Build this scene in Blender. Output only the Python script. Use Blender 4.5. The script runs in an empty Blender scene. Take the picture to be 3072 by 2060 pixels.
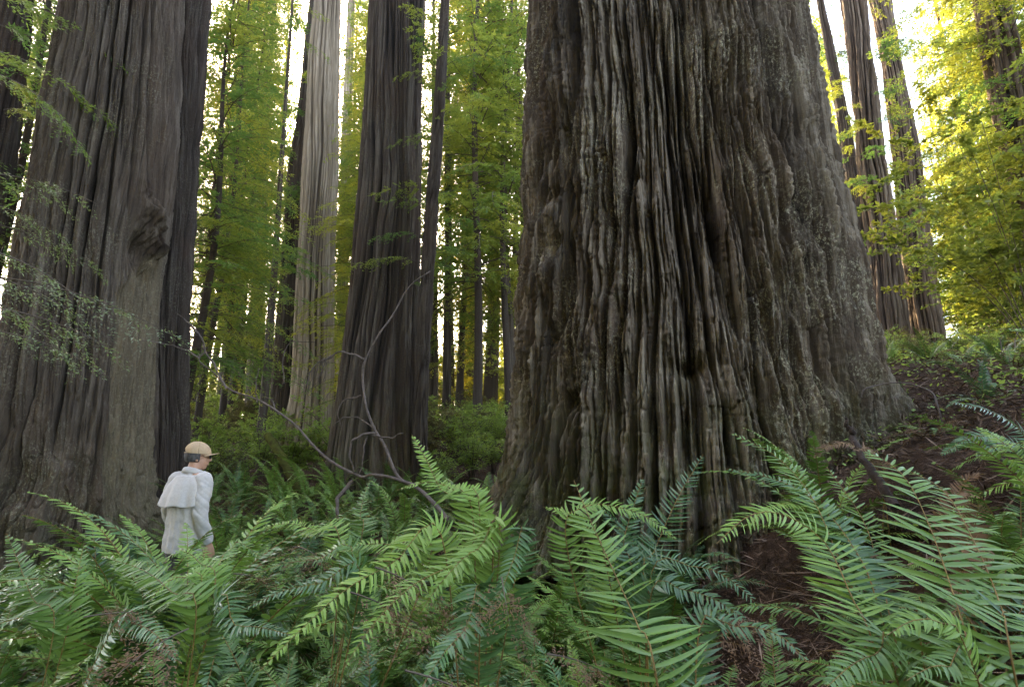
import bpy, math, random
import numpy as np
from mathutils import Matrix, Vector, Euler
R = math.radians
sc = bpy.context.scene
COL = sc.collection
rnd = random.Random(11)

# ------------------------------------------------------------------ camera
TILT = R(13.0); F = 1707.0; CX, CY = 1536.0, 1030.0; CAMZ = 1.5
cam = bpy.data.cameras.new('camera'); cam.lens = 20.0; cam.sensor_width = 36.0; cam.sensor_fit = 'HORIZONTAL'
cam.clip_start = 0.05; cam.clip_end = 3000
camo = bpy.data.objects.new('camera', cam); COL.objects.link(camo)
camo.location = (0, 0, CAMZ); camo.rotation_euler = (R(90) + TILT, 0, 0); sc.camera = camo

def ray(px, py):
    u = (px - CX) / F; v = (CY - py) / F
    return np.array([u, math.cos(TILT) - v * math.sin(TILT), math.sin(TILT) + v * math.cos(TILT)])
def P(px, py, d):
    """where the sight line of a photograph pixel stands d metres ahead"""
    r = ray(px, py); r = r * (d / r[1]); return np.array([r[0], r[1], r[2] + CAMZ])
def pix(x, y, z):
    c, s = math.cos(TILT), math.sin(TILT)
    zz = z - CAMZ
    f = y * c + zz * s; up = -y * s + zz * c
    f = np.maximum(f, 1e-3)
    return CX + F * x / f, CY - F * up / f

def sstep(t):
    t = np.clip(t, 0, 1); return t * t * (3 - 2 * t)

# ------------------------------------------------------------------ noise
_rg = np.random.RandomState(5)
_perm = np.tile(_rg.permutation(256), 3)
_ang = _rg.rand(256) * 2 * math.pi
_gx, _gy = np.cos(_ang), np.sin(_ang)
def pn(u, v, seed=0, per=0):
    """perlin noise; per = period in u (integer), 0 = none"""
    u = np.asarray(u, float); v = np.asarray(v, float)
    iu = np.floor(u).astype(int); iv = np.floor(v).astype(int)
    fu = u - iu; fv = v - iv
    def g(a, b, x, y):
        if per: a = a % per
        h = _perm[(_perm[(a + seed * 37) & 255] + b) & 255]
        return _gx[h] * x + _gy[h] * y
    su = fu * fu * fu * (fu * (fu * 6 - 15) + 10); sv = fv * fv * fv * (fv * (fv * 6 - 15) + 10)
    a = g(iu, iv, fu, fv); b = g(iu + 1, iv, fu - 1, fv); c = g(iu, iv + 1, fu, fv - 1); d = g(iu + 1, iv + 1, fu - 1, fv - 1)
    return (a + (b - a) * su + (c - a) * sv + (a - b - c + d) * su * sv) * 1.5

def gz(x, y):
    """ground height"""
    x = np.asarray(x, float); y = np.asarray(y, float)
    a = np.clip(y - 4.6, 0, 20.0); b = np.clip(y - 24.0, 0, 200)
    h = 0.185 * a * sstep(a / 3.0 + .1) + 0.06 * b
    h = h + 2.45 * sstep((x - 0.3) / 5.0) * sstep((y + 2) / 5)
    h = h + .50 * np.exp(-((x - 2.1) / 1.2) ** 2 - ((y - 4.5) / .9) ** 2)
    h = h + 0.10 * pn(x * .6, y * .6, 3) + 0.25 * pn(x * .17, y * .17, 4) * sstep((y - 5) / 6)
    return h
def gzf(x, y): return float(gz(x, y))

# ------------------------------------------------------------------ mesh helpers
def mesh(name, V, Q=None, T=None, mats=(), mi=None, smooth=True, attrs=None):
    V = np.asarray(V, np.float32).reshape(-1, 3)
    me = bpy.data.meshes.new(name)
    Q = np.zeros((0, 4), int) if Q is None else np.asarray(Q, np.int32).reshape(-1, 4)
    T = np.zeros((0, 3), int) if T is None else np.asarray(T, np.int32).reshape(-1, 3)
    nq, nt = len(Q), len(T)
    me.vertices.add(len(V)); me.vertices.foreach_set('co', V.ravel())
    me.loops.add(nq * 4 + nt * 3)
    me.loops.foreach_set('vertex_index', np.concatenate([Q.ravel(), T.ravel()]).astype(np.int32))
    me.polygons.add(nq + nt)
    st = np.concatenate([np.arange(nq) * 4, nq * 4 + np.arange(nt) * 3]).astype(np.int32)
    me.polygons.foreach_set('loop_start', st)
    for m in mats: me.materials.append(m)
    if mi is not None: me.polygons.foreach_set('material_index', np.asarray(mi, np.int32))
    me.polygons.foreach_set('use_smooth', np.full(nq + nt, smooth, bool))
    if attrs:
        for k, a in attrs.items():
            at = me.attributes.new(k, 'FLOAT', 'POINT'); at.data.foreach_set('value', np.asarray(a, np.float32))
    me.update(); me.validate()
    return me
def link(name, me, parent=None, loc=None):
    o = bpy.data.objects.new(name, me); COL.objects.link(o)
    if parent is not None: o.parent = parent
    if loc is not None: o.location = [float(c) for c in loc]
    return o
def tag(o, label=None, cat=None, group=None, kind=None):
    if label: o['label'] = label
    if cat: o['category'] = cat
    if group: o['group'] = group
    if kind: o['kind'] = kind
    return o
def thing(name, loc, label, cat, group=None):
    return tag(link(name, None, loc=loc), label, cat, group)

class MB:
    """collects pieces into one mesh"""
    def __init__(s): s.V = []; s.Q = []; s.M = []; s.n = 0; s.A = []
    def add(s, V, Q, m=0, a=0.0):
        V = np.asarray(V, float).reshape(-1, 3); Q = np.asarray(Q, int).reshape(-1, 4)
        s.V.append(V); s.Q.append(Q + s.n); s.M.append(np.full(len(Q), m)); s.n += len(V)
        s.A.append(np.broadcast_to(np.asarray(a, float), (len(V),)))
    def tube(s, pts, rad, k=6, m=0, cap=True, a=0.0):
        pts = np.asarray(pts, float); n = len(pts); rad = np.broadcast_to(np.asarray(rad, float), (n,))
        t = np.gradient(pts, axis=0); t /= np.linalg.norm(t, axis=1)[:, None] + 1e-9
        ref = np.array([0, 0, 1.0]) if abs(t[0][2]) < .8 else np.array([1.0, 0, 0])
        N = np.zeros_like(t); v = np.cross(t[0], ref); v /= np.linalg.norm(v)
        for i in range(n):
            v = v - t[i] * np.dot(v, t[i]); v /= np.linalg.norm(v) + 1e-9; N[i] = v
        B = np.cross(t, N)
        an = np.arange(k) * 2 * math.pi / k
        V = pts[:, None] + rad[:, None, None] * (np.cos(an)[None, :, None] * N[:, None] + np.sin(an)[None, :, None] * B[:, None])
        i = np.arange(n - 1)[:, None] * k; j = np.arange(k)[None]; j2 = (j + 1) % k
        Q = np.stack([i + j, i + j2, i + k + j2, i + k + j], -1).reshape(-1, 4)
        V = V.reshape(-1, 3)
        if cap:
            V = np.vstack([V, pts[0], pts[-1]]); c0, c1 = n * k, n * k + 1
            jj = np.arange(0, k - 1, 2)
            for base, c in ((0, c0), ((n - 1) * k, c1)):
                q = np.stack([np.full(len(jj), c), base + jj, base + jj + 1, base + (jj + 2) % k], -1); Q = np.vstack([Q, q])
        s.add(V, Q, m, a)
    def grid(s, G, wrap=False, m=0, a=0.0):
        G = np.asarray(G, float); n, k = G.shape[:2]
        i = np.arange(n - 1)[:, None] * k; j = np.arange(k if wrap else k - 1)[None]; j2 = (j + 1) % k
        s.add(G.reshape(-1, 3), np.stack([i + j, i + j2, i + k + j2, i + k + j], -1).reshape(-1, 4), m, a)
    def build(s, name, mats, smooth=True):
        return mesh(name, np.vstack(s.V), np.vstack(s.Q), mats=mats, mi=np.concatenate(s.M), smooth=smooth, attrs={'tint': np.concatenate(s.A)})

def spline(pts, n):
    """smooth curve through points"""
    p = np.asarray(pts, float); m = len(p)
    if m == 2: return p[0] + (p[1] - p[0]) * np.linspace(0, 1, n)[:, None]
    ext = np.vstack([2 * p[0] - p[1], p, 2 * p[-1] - p[-2]])
    t = np.linspace(0, m - 1 - 1e-6, n); i = t.astype(int); f = (t - i)[:, None]
    a, b, c, d = ext[i], ext[i + 1], ext[i + 2], ext[i + 3]
    return .5 * (2 * b + (c - a) * f + (2 * a - 5 * b + 4 * c - d) * f ** 2 + (3 * b - a - 3 * c + d) * f ** 3)

# ------------------------------------------------------------------ materials
class NT:
    def __init__(s, name):
        s.m = bpy.data.materials.new(name); s.m.use_nodes = True; s.t = s.m.node_tree; s.t.nodes.clear()
        s.out = s.t.nodes.new('ShaderNodeOutputMaterial')
    def n(s, typ, **kw):
        nd = s.t.nodes.new('ShaderNode' + typ)
        for k, v in kw.items():
            if k.startswith('i_'):
                nd.inputs[int(k[2:]) if k[2:].isdigit() else k[2:].replace('_', ' ')].default_value = v
            else: setattr(nd, k, v)
        return nd
    def l(s, a, b): s.t.links.new(a, b)
    def mix(s, f, a, b, bt='MIX'):
        nd = s.n('MixRGB', blend_type=bt)
        for k, x in ((0, f), (1, a), (2, b)):
            if hasattr(x, 'is_output'): s.l(x, nd.inputs[k])
            else: nd.inputs[k].default_value = x if k == 0 else (*x, 1)
        return nd.outputs[0]
    def ramp(s, x, a, b):
        nd = s.n('MapRange', clamp=True); s.l(x, nd.inputs[0]); nd.inputs[1].default_value = a; nd.inputs[2].default_value = b
        return nd.outputs[0]
    def math(s, op, a, b=0.0):
        nd = s.n('Math', operation=op)
        for k, x in ((0, a), (1, b)):
            if hasattr(x, 'is_output'): s.l(x, nd.inputs[k])
            else: nd.inputs[k].default_value = x
        return nd.outputs[0]
    def noise(s, scale, vec=(1, 1, 1), detail=4, rough=.6, dist=0.0):
        tc = s.n('TexCoord'); mp = s.n('Mapping'); mp.inputs['Scale'].default_value = vec
        s.l(tc.outputs['Object'], mp.inputs['Vector'])
        nd = s.n('TexNoise'); nd.inputs['Scale'].default_value = scale; nd.inputs['Detail'].default_value = detail
        nd.inputs['Roughness'].default_value = rough; nd.inputs['Distortion'].default_value = dist
        s.l(mp.outputs[0], nd.inputs['Vector']); return nd.outputs[0]
    def attr(s, name): return s.n('Attribute', attribute_name=name).outputs['Fac']
    def bsdf(s, col, rough=.8, spec=.3, bump=None, bs=.3, bd=.02, sheen=0):
        b = s.n('BsdfPrincipled')
        if hasattr(col, 'is_output'): s.l(col, b.inputs['Base Color'])
        else: b.inputs['Base Color'].default_value = (*col, 1)
        if hasattr(rough, 'is_output'): s.l(rough, b.inputs['Roughness'])
        else: b.inputs['Roughness'].default_value = rough
        b.inputs['Specular IOR Level'].default_value = spec
        if sheen: b.inputs['Sheen Weight'].default_value = sheen
        if bump is not None:
            bp = s.n('Bump'); bp.inputs['Strength'].default_value = bs; bp.inputs['Distance'].default_value = bd
            s.l(bump, bp.inputs['Height']); s.l(bp.outputs[0], b.inputs['Normal'])
        return b.outputs[0]
    def done(s, sh): s.l(sh, s.out.inputs[0]); return s.m

def bark_mat(name, ridge, furrow, pale, lichen=(.30, .30, .22), lich=.35, moss=0.0, char=0.0, wood=None, zbase=0.0, fine=1.0, red=.3):
    n = NT(name)
    h = n.attr('hgt')
    st = n.noise(10 * fine, (1, 1, .05), 6, .7)
    st2 = n.noise(34 * fine, (1, 1, .06), 4, .7)
    big = n.noise(.9, (1, 1, .5), 3, .6)
    c = n.mix(n.ramp(h, .30, .82), furrow, ridge)  # furrows are browner bark, darkened further to paint in crevice shade
    c = n.mix(n.math('MULTIPLY', n.ramp(st, .48, .60), n.ramp(h, .5, .9)), c, pale)
    c = n.mix(n.math('MULTIPLY', n.ramp(big, .5, .72), red), c, (.115, .060, .036))
    c = n.mix(n.math('MULTIPLY', n.ramp(st2, .45, .75), .35), c, tuple(x * .55 for x in ridge))
    sp = n.noise(38, (1, 1, .8), 5, .75)
    area = n.noise(1.3, (1, 1, .7), 4, .65)
    lf = n.math('MULTIPLY', n.math('MULTIPLY', n.ramp(sp, .53, .59), n.ramp(area, .47, .64)), n.ramp(h, .25, .7))
    c = n.mix(n.math('MULTIPLY', lf, lich), c, lichen)
    if wood is not None:
        wv = n.mix(n.ramp(n.noise(17, (1, 1, .06), 6, .75), .38, .62), tuple(x * .6 for x in wood), wood)
        wv = n.mix(n.math('MULTIPLY', n.ramp(sp, .53, .60), .5), wv, (.24, .22, .15))
        c = n.mix(n.attr('wood'), c, wv)
    if char:
        c = n.mix(n.math('MULTIPLY', n.attr('char'), char), c, (.022, .021, .021))
    if moss:
        geo = n.n('NewGeometry'); sx = n.n('SeparateXYZ'); n.l(geo.outputs['Position'], sx.inputs[0])
        low = n.ramp(sx.outputs['Z'], zbase + 1.6, zbase - .2)
        mm = n.math('MULTIPLY', n.math('MULTIPLY', low, n.ramp(n.noise(5, (1, 1, .8), 5, .7), .40, .60)), moss)
        c = n.mix(mm, c, (.075, .085, .022))
    bump = n.math('ADD', n.math('MULTIPLY', st2, .6), n.math('ADD', n.math('MULTIPLY', sp, .5), st))
    return n.done(n.bsdf(c, .85, .25, bump, 1.0, .04))

def leaf_mat(name, cols, trans, tfac=.4, rough=.45, spec=.4, nscale=.5, trans2=None, tintcol=None):
    """cols: two reflectance colours mixed per object and by position; trans: light passed through"""
    n = NT(name)
    oi = n.n('ObjectInfo'); nz = n.noise(nscale, detail=3)
    f = n.math('ADD', n.math('MULTIPLY', oi.outputs['Random'], .55), n.math('MULTIPLY', n.ramp(nz, .35, .65), .45))
    c = n.mix(f, cols[0], cols[1])
    t = n.attr('tint')
    c = n.mix(n.math('MULTIPLY', t, .5), c, tintcol or tuple(min(1, x * 1.9) for x in cols[1]))
    b = n.bsdf(c, rough, spec)
    tr = n.n('BsdfTranslucent'); tr.inputs[0].default_value = (*trans, 1)
    if trans2 is not None:
        f2 = n.math('ADD', n.math('MULTIPLY', n.ramp(oi.outputs['Random'], .35, 1.0), .6), n.math('MULTIPLY', n.ramp(n.noise(nscale * 1.7, detail=2), .45, .62), .5))
        n.l(n.mix(f2, trans, trans2), tr.inputs[0])
    ms = n.n('MixShader'); ms.inputs[0].default_value = tfac
    n.l(b, ms.inputs[1]); n.l(tr.outputs[0], ms.inputs[2])
    return n.done(ms.outputs[0])

def plain_mat(name, a, b, scale=8, vec=(1, 1, 1), rough=.85, spec=.25, bs=.4, bd=.01, sheen=0):
    n = NT(name); z = n.noise(scale, vec, 5, .65)
    return n.done(n.bsdf(n.mix(n.ramp(z, .32, .68), a, b), rough, spec, z, bs, bd, sheen))

M = {}
M['bark_big'] = bark_mat('bark_giant', (.104, .078, .057), (.008, .005, .0035), (.285, .236, .184), (.42, .40, .28), .9, moss=.85, char=.6, zbase=1.1, red=.28)
M['bark_left'] = bark_mat('bark_left', (.085, .063, .048), (.014, .009, .006), (.155, .124, .098), (.23, .215, .155), .8, moss=.30, wood=(.175, .135, .090), zbase=.6, red=.4)
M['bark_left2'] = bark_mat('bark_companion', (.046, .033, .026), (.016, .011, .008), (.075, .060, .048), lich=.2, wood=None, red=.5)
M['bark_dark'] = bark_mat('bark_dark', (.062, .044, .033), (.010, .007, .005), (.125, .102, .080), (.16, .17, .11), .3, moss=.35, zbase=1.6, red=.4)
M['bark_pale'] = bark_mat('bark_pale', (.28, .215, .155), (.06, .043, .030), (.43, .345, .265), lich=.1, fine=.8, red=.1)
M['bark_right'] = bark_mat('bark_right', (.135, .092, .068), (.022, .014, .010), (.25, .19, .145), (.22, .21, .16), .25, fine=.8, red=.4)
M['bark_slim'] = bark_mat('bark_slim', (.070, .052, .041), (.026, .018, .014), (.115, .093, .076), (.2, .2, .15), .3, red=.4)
M['twig'] = plain_mat('twig_bark', (.055, .040, .032), (.12, .095, .078), 14, rough=.8)
M['deadwood'] = plain_mat('dead_branch_bark', (.045, .033, .028), (.115, .088, .078), 20, (1, 1, 1), rough=.7, bs=.5)
M['moss'] = plain_mat('mossy_wood', (.045, .038, .015), (.080, .090, .020), 12, rough=.95, spec=.1, bs=.9, bd=.02)
M['needles'] = leaf_mat('redwood_needles', ((.075, .145, .050), (.115, .185, .062)), (.12, .23, .048), .52, .5, .35, .35, trans2=(.56, .50, .06))
M['needles_far'] = leaf_mat('far_needles', ((.080, .130, .042), (.120, .160, .048)), (.28, .36, .07), .56, .55, .3, .2, trans2=(.72, .58, .06))
M['needles_near'] = leaf_mat('near_needles', ((.085, .145, .065), (.13, .19, .095)), (.20, .26, .07), .35, .4, .6, 1.0)
M['fern'] = leaf_mat('fern_leaflets', ((.030, .085, .020), (.105, .205, .038)), (.12, .22, .035), .12, .40, .4, 2.5, tintcol=(.11, .20, .06))  # wide dark-to-bright range per frond imitates lit and shaded fronds
M['fern_teal'] = leaf_mat('fern_leaflets_bluish', ((.022, .075, .027), (.070, .170, .048)), (.07, .15, .05), .10, .36, .45, 2.5, tintcol=(.09, .17, .09))
M['fern_bright'] = leaf_mat('fern_leaflets_bright', ((.085, .180, .036), (.180, .300, .056)), (.16, .28, .05), .16, .45, .3, 2.5, tintcol=(.15, .25, .08))
M['fern_dead'] = leaf_mat('dead_fern_leaflets', ((.13, .075, .045), (.20, .125, .080)), (.12, .07, .03), .25, .8, .2, 3.0, tintcol=(.26, .17, .11))
M['rachis'] = plain_mat('fern_stalk', (.10, .062, .020), (.20, .130, .040), 9, rough=.6)
M['shrub'] = leaf_mat('shrub_leaves', ((.095, .180, .045), (.150, .240, .065)), (.34, .44, .08), .42, .5, .2, .9)
M['shrub_dry'] = leaf_mat('dry_shrub_leaves', ((.080, .095, .040), (.14, .125, .060)), (.18, .16, .04), .35, .6, .3, .9)
M['maple'] = leaf_mat('broad_leaves', ((.040, .085, .022), (.080, .125, .028)), (.15, .24, .045), .42, .5, .35, .4, trans2=(.46, .42, .05))

def ground_mat():
    n = NT('forest_floor')
    a = n.noise(2.2, detail=6, rough=.7); b = n.noise(24, detail=5, rough=.7); c2 = n.noise(90, detail=3)
    c = n.mix(n.ramp(a, .35, .65), (.032, .019, .012), (.070, .038, .024))
    c = n.mix(n.ramp(b, .5, .7), c, (.105, .066, .045))
    c = n.mix(n.math('MULTIPLY', n.ramp(c2, .6, .7), .6), c, (.16, .11, .08))
    return n.done(n.bsdf(c, .95, .15, n.math('ADD', b, n.math('MULTIPLY', c2, .5)), 1.0, .05))
M['ground'] = ground_mat()

# ------------------------------------------------------------------ light
SUN = ray(862, 388); SUN = SUN / np.linalg.norm(SUN)
elev = math.asin(SUN[2]); azim = math.atan2(SUN[0], SUN[1])
w = bpy.data.worlds.new('World'); sc.world = w; w.use_nodes = True
wt = w.node_tree; bg = wt.nodes['Background']
sky = wt.nodes.new('ShaderNodeTexSky'); sky.sky_type = 'NISHITA'; sky.sun_disc = False
sky.sun_elevation = elev; sky.sun_rotation = azim; sky.air_density = .7; sky.dust_density = 1.5; sky.ozone_density = .4
wt.links.new(sky.outputs[0], bg.inputs[0]); bg.inputs[1].default_value = 0.15
sl = bpy.data.lights.new('sun', 'SUN'); sl.energy = 5.0; sl.angle = R(.6); sl.color = (1.0, .86, .62)
slo = bpy.data.objects.new('sun', sl); COL.objects.link(slo)
slo.rotation_euler = Vector([float(-c) for c in SUN]).to_track_quat('-Z', 'Y').to_euler()
slo.location = (0, 0, 60)
sc.view_settings.view_transform = 'Standard'; sc.view_settings.look = 'None'
sc.view_settings.exposure = 3.98; sc.view_settings.gamma = 1.0
sc.view_settings.use_white_balance = True; sc.view_settings.white_balance_temperature = 8600; sc.view_settings.white_balance_tint = 12
sc.cycles.use_denoising = True
try: sc.cycles.denoiser = 'OPENIMAGEDENOISE'
except Exception: pass
sc.cycles.max_bounces = 6; sc.cycles.diffuse_bounces = 4; sc.cycles.glossy_bounces = 2; sc.cycles.transmission_bounces = 4
sc.cycles.sample_clamp_indirect = 4.0
sc.cycles.caustics_reflective = False; sc.cycles.caustics_refractive = False

# the sun's disc in the sky
n = NT('sun_glow'); e = n.n('Emission'); e.inputs[0].default_value = (1, .93, .78, 1); e.inputs[1].default_value = 60; n.done(e.outputs[0])
mb = MB(); an = np.linspace(0, math.pi, 17)[:, None]; az = np.linspace(0, 2 * math.pi, 33)[None, :-1]
mb.grid(np.stack([np.sin(an) * np.cos(az), np.sin(an) * np.sin(az), np.cos(an) + 0 * az], -1) * 20.0, True)
o = link('sun_in_sky', mb.build('sun_in_sky', [n.m]), loc=SUN * 1200 + np.array([0, 0, CAMZ])); tag(o, kind='structure')

# ------------------------------------------------------------------ ground
def build_ground():
    g = np.concatenate([-np.geomspace(4, 600, 60)[::-1], np.linspace(-4, 12, 150)[1:-1], np.geomspace(12, 600, 60)])
    gy = np.concatenate([-np.geomspace(2, 400, 25)[::-1], np.linspace(-2, 16, 170)[1:-1], np.geomspace(16, 900, 70)])
    X, Y = np.meshgrid(g, gy)
    Z = gz(X, Y) + .04 * pn(X * 2.5, Y * 2.5, 9) + .02 * pn(X * 7, Y * 7, 10)
    mb = MB(); mb.grid(np.stack([X, Y, Z], -1))
    o = link('ground', mb.build('ground', [M['ground']])); tag(o, kind='structure')
build_ground()

# ------------------------------------------------------------------ trunks
OCC = []      # (x, y, r): where trunks stand
def trunk_geo(rows, d, nth, nz, bark, ztop, seed, flare=.0, flare_h=.8, extra=None, origin=None):
    """rows: (py, left px, right px) silhouettes at depth d -> bark-displaced tube. bark(s, z, th, per) -> (disp, hgt)"""
    rows = sorted(rows)
    pys = np.array([r[0] for r in rows], float); Ls = np.array([r[1] for r in rows], float); Rs = np.array([r[2] for r in rows], float)
    pp = np.linspace(pys[0], pys[-1], 40)
    cs = []
    for p in pp:
        l, r_ = np.interp(p, pys, Ls), np.interp(p, pys, Rs)
        a, b = ray(l, p), ray(r_, p)
        aL, aR = math.atan2(a[0], a[1]), math.atan2(b[0], b[1])
        am, ah = (aL + aR) / 2, (aR - aL) / 2
        D = d / math.cos(am)
        rr = D * math.sin(ah)
        m = ray((l + r_) / 2, p); k = d / m[1]
        cs.append((CAMZ + m[2] * k, d * math.tan(am), rr))
    cs = np.array(cs)[::-1]                       # rising z
    z0g = gzf(cs[0, 1], d)
    zlo = min(z0g - .5, cs[0, 0] - .3)
    zt = cs[-1, 0]
    sx = (cs[-1, 1] - cs[-8, 1]) / (cs[-1, 0] - cs[-8, 0] + 1e-6); sr = (cs[-1, 2] - cs[-8, 2]) / (cs[-1, 0] - cs[-8, 0] + 1e-6)
    sr = max(min(sr, -.006), -.03); sx = max(min(sx, .03), -.03)
    zz = np.concatenate([np.linspace(zlo, zt, nz), np.linspace(zt, max(ztop, zt + 1), max(6, nz // 12))[1:]])
    xc = np.interp(zz, cs[:, 0], cs[:, 1]); rc = np.interp(zz, cs[:, 0], cs[:, 2])
    up = np.clip(zz - zt, 0, None); xc = xc + sx * up; rc = np.maximum(rc + sr * up, .03)
    lo = np.clip(cs[0, 0] - zz, 0, None)
    s0 = (cs[0, 2] - cs[4, 2]) / (cs[4, 0] - cs[0, 0] + 1e-6); rc = rc + np.clip(s0, 0, .25) * np.minimum(lo, 1.5)
    th = np.arange(nth) * 2 * math.pi / nth
    TH, ZZ = np.meshgrid(th, zz)
    rmid = np.interp((zlo + zt) / 2, zz, rc)
    per = lambda f: max(1, int(round(2 * math.pi * rmid * f)))
    U = TH / (2 * math.pi)
    disp, hgt = bark(U, ZZ, per)
    if flare:
        fl = np.exp(-np.clip(ZZ - z0g, 0, None) / flare_h)
        disp = disp + rc[:, None] * flare * fl * (.4 + 1.3 * pn(U * 7, ZZ * .25, seed + 60, 7))
    att = {'hgt': hgt}
    if extra: disp = extra(TH, ZZ, disp, att, rc[:, None])
    sm = np.minimum(1.0, rc[:, None] / (rmid + 1e-6))
    RR = rc[:, None] + disp * np.clip(sm, .3, 1)
    ox, oy, oz = origin if origin is not None else (xc[np.argmin(abs(zz - z0g))], d, z0g)
    V = np.stack([xc[:, None] + RR * np.sin(TH) - ox, d - RR * np.cos(TH) - oy, ZZ - oz], -1)   # th=0 faces the camera
    n_, k = ZZ.shape
    i = np.arange(n_ - 1)[:, None] * k; j = np.arange(k)[None]; j2 = (j + 1) % k
    Q = np.stack([i + j, i + j2, i + k + j2, i + k + j], -1).reshape(-1, 4)
    rb = float(np.interp(z0g + .3, zz, rc))
    OCC.append((float(xc[0]), d, rb))
    return V.reshape(-1, 3), Q, {k_: np.broadcast_to(a, ZZ.shape).ravel() for k_, a in att.items()}, (ox, oy, oz), (zz, xc, rc)

def furrow(n, w): return np.clip(np.abs(n) / w, 0, 1) ** .7
def bark_giant(seed, amp=1.0, f=(1.7, 4.4, 11.0), zf=(.09, .20, .55), cr=.8):
    def fn(U, Z, per):
        p0, p1, p2, p3 = per(f[0]), per(f[1]), per(f[2]), per(30)
        wv = .30 * pn(U * per(.7), Z * .30, seed, per(.7)) + .07 * pn(U * per(2), Z * 1.0, seed + 1, per(2))
        n1 = pn(U * p0 + wv, Z * zf[0], seed + 2, p0)
        n2 = pn(U * p1 + wv * 2.0, Z * zf[1], seed + 3, p1)
        n3 = pn(U * p2 + wv * 4.5, Z * zf[2] + .6 * n2, seed + 4, p2)
        n4 = pn(U * p3 + wv * 9, Z * 1.2, seed + 5, p3)
        f1, f2, f3 = furrow(n1, .20), furrow(n2, .34), furrow(n3, .34)
        lump = pn(U * per(3), Z * 2.6, seed + 6, per(3)); l2 = pn(U * per(9), Z * 7, seed + 7, per(9))
        cross = furrow(pn(U * per(1.5) + l2 * .5, Z * 2.3 + 1.2 * lump, seed + 8, per(1.5)), .10)      # broken plates
        n5 = pn(U * per(55) + wv * 14, Z * 2.0, seed + 9, per(55)); n6 = pn(U * per(22), Z * 20, seed + 10, per(22))
        f4 = furrow(pn(U * per(17) + wv * 6, Z * .6 + .5 * n3, seed + 11, per(17)), .35)
        f5 = furrow(pn(U * per(24) + wv * 8, Z * .8 + .4 * n3, seed + 12, per(24)), .16)
        d = amp * (.030 * f5 + .120 * f1 + .095 * f2 + .052 * f3 * (.4 + .6 * f2) + .036 * f4 + .040 * n4 + .026 * n5 + .008 * n6 * (.3 + f2) + .012 * lump + .006 * l2 + cr * .016 * cross * (.3 + lump.clip(0)) * 2) - amp * .285
        h = np.clip(.34 * f1 + .30 * f2 + .20 * f3 + .16 * f4 + .16 * n5 + .12 * (f5 - .8), 0, 1)
        return d, h
    return fn
def bark_flute(seed, amp=.05, f=4.0, zf=.10):
    def fn(U, Z, per):
        p1, p2, p3 = per(f), per(f * 2.6), per(f * 7)
        wv = .5 * pn(U * per(.8), Z * .22, seed, per(.8)) + .12 * pn(U * per(3), Z * .9, seed + 5, per(3))
        n1 = pn(U * p1 + wv, Z * zf, seed + 1, p1); n2 = pn(U * p2 + wv * 2.6, Z * zf * 2.2, seed + 2, p2); n3 = pn(U * p3 + wv * 7, Z * zf * 6, seed + 3, p3) + .7 * pn(U * per(f * 13), Z * 3, seed + 9, per(f * 13))
        f1, f2 = furrow(n1, .3), furrow(n2, .35)
        d = amp * (.55 * f1 + .45 * f2 + .18 * n3 + .5 * pn(U * per(.6), Z * .3, seed + 4, per(.6))) - amp * .6
        return d, np.clip(.5 * f1 + .5 * f2, 0, 1)
    return fn

def big_extra(TH, ZZ, disp, att, rc):
    # charred band left of centre, knotty hollows, sagging bark folds
    a = np.arctan2(np.sin(TH), np.cos(TH))
    band = np.exp(-((a + 1.02 - .05 * np.sin(ZZ)) / .17) ** 2)
    br = sstep((pn(a * 5, ZZ * 1.3, 70) + .35 * pn(a * 16, ZZ * 4, 71)) * 1.8 + .25)
    att['char'] = band * br
    for (ac, zc, aw, zw, dp) in ((-.95, 5.2, .06, .2, .15), (-.98, 3.95, .06, .14, .2), (-1.02, 4.6, .05, .12, .15), (-.95, 2.9, .05, .15, .15), (-.27, 2.4, .06, .08, .22), (-.6, 3.4, .03, .2, .12), (-.1, 3.6, .02, .25, .12), (-.85, 2.2, .05, .1, .14), (-.45, 4.4, .03, .08, .12), (.1, 2.9, .02, .2, .1)):
        disp = disp - dp * np.exp(-((a - ac) / aw) ** 2 - ((ZZ - zc) / zw) ** 2)
    # a hollow near the foot and a root buttress running out to the front
    disp = disp + .40 * np.exp(-((a + .15) / .24) ** 2) * np.exp(-np.clip(ZZ - .5, 0, None) / .45)
    disp = disp + .5 * np.exp(-((a + 1.1) / .25) ** 2) * np.exp(-np.clip(ZZ - .5, 0, None) / .4)
    att['wood'] = 0 * ZZ
    # bark thrown in slanting overlapping cords on the right face
    cord = furrow(pn((a * 2.0 * 4 - ZZ * .75), ZZ * .55 + a, 75), .3)
    wr = sstep((a + .25) / .5) * np.exp(-((ZZ - 2.6) / 2.2) ** 2)
    disp = disp + .03 * (cord - .6) * wr
    return disp
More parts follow.
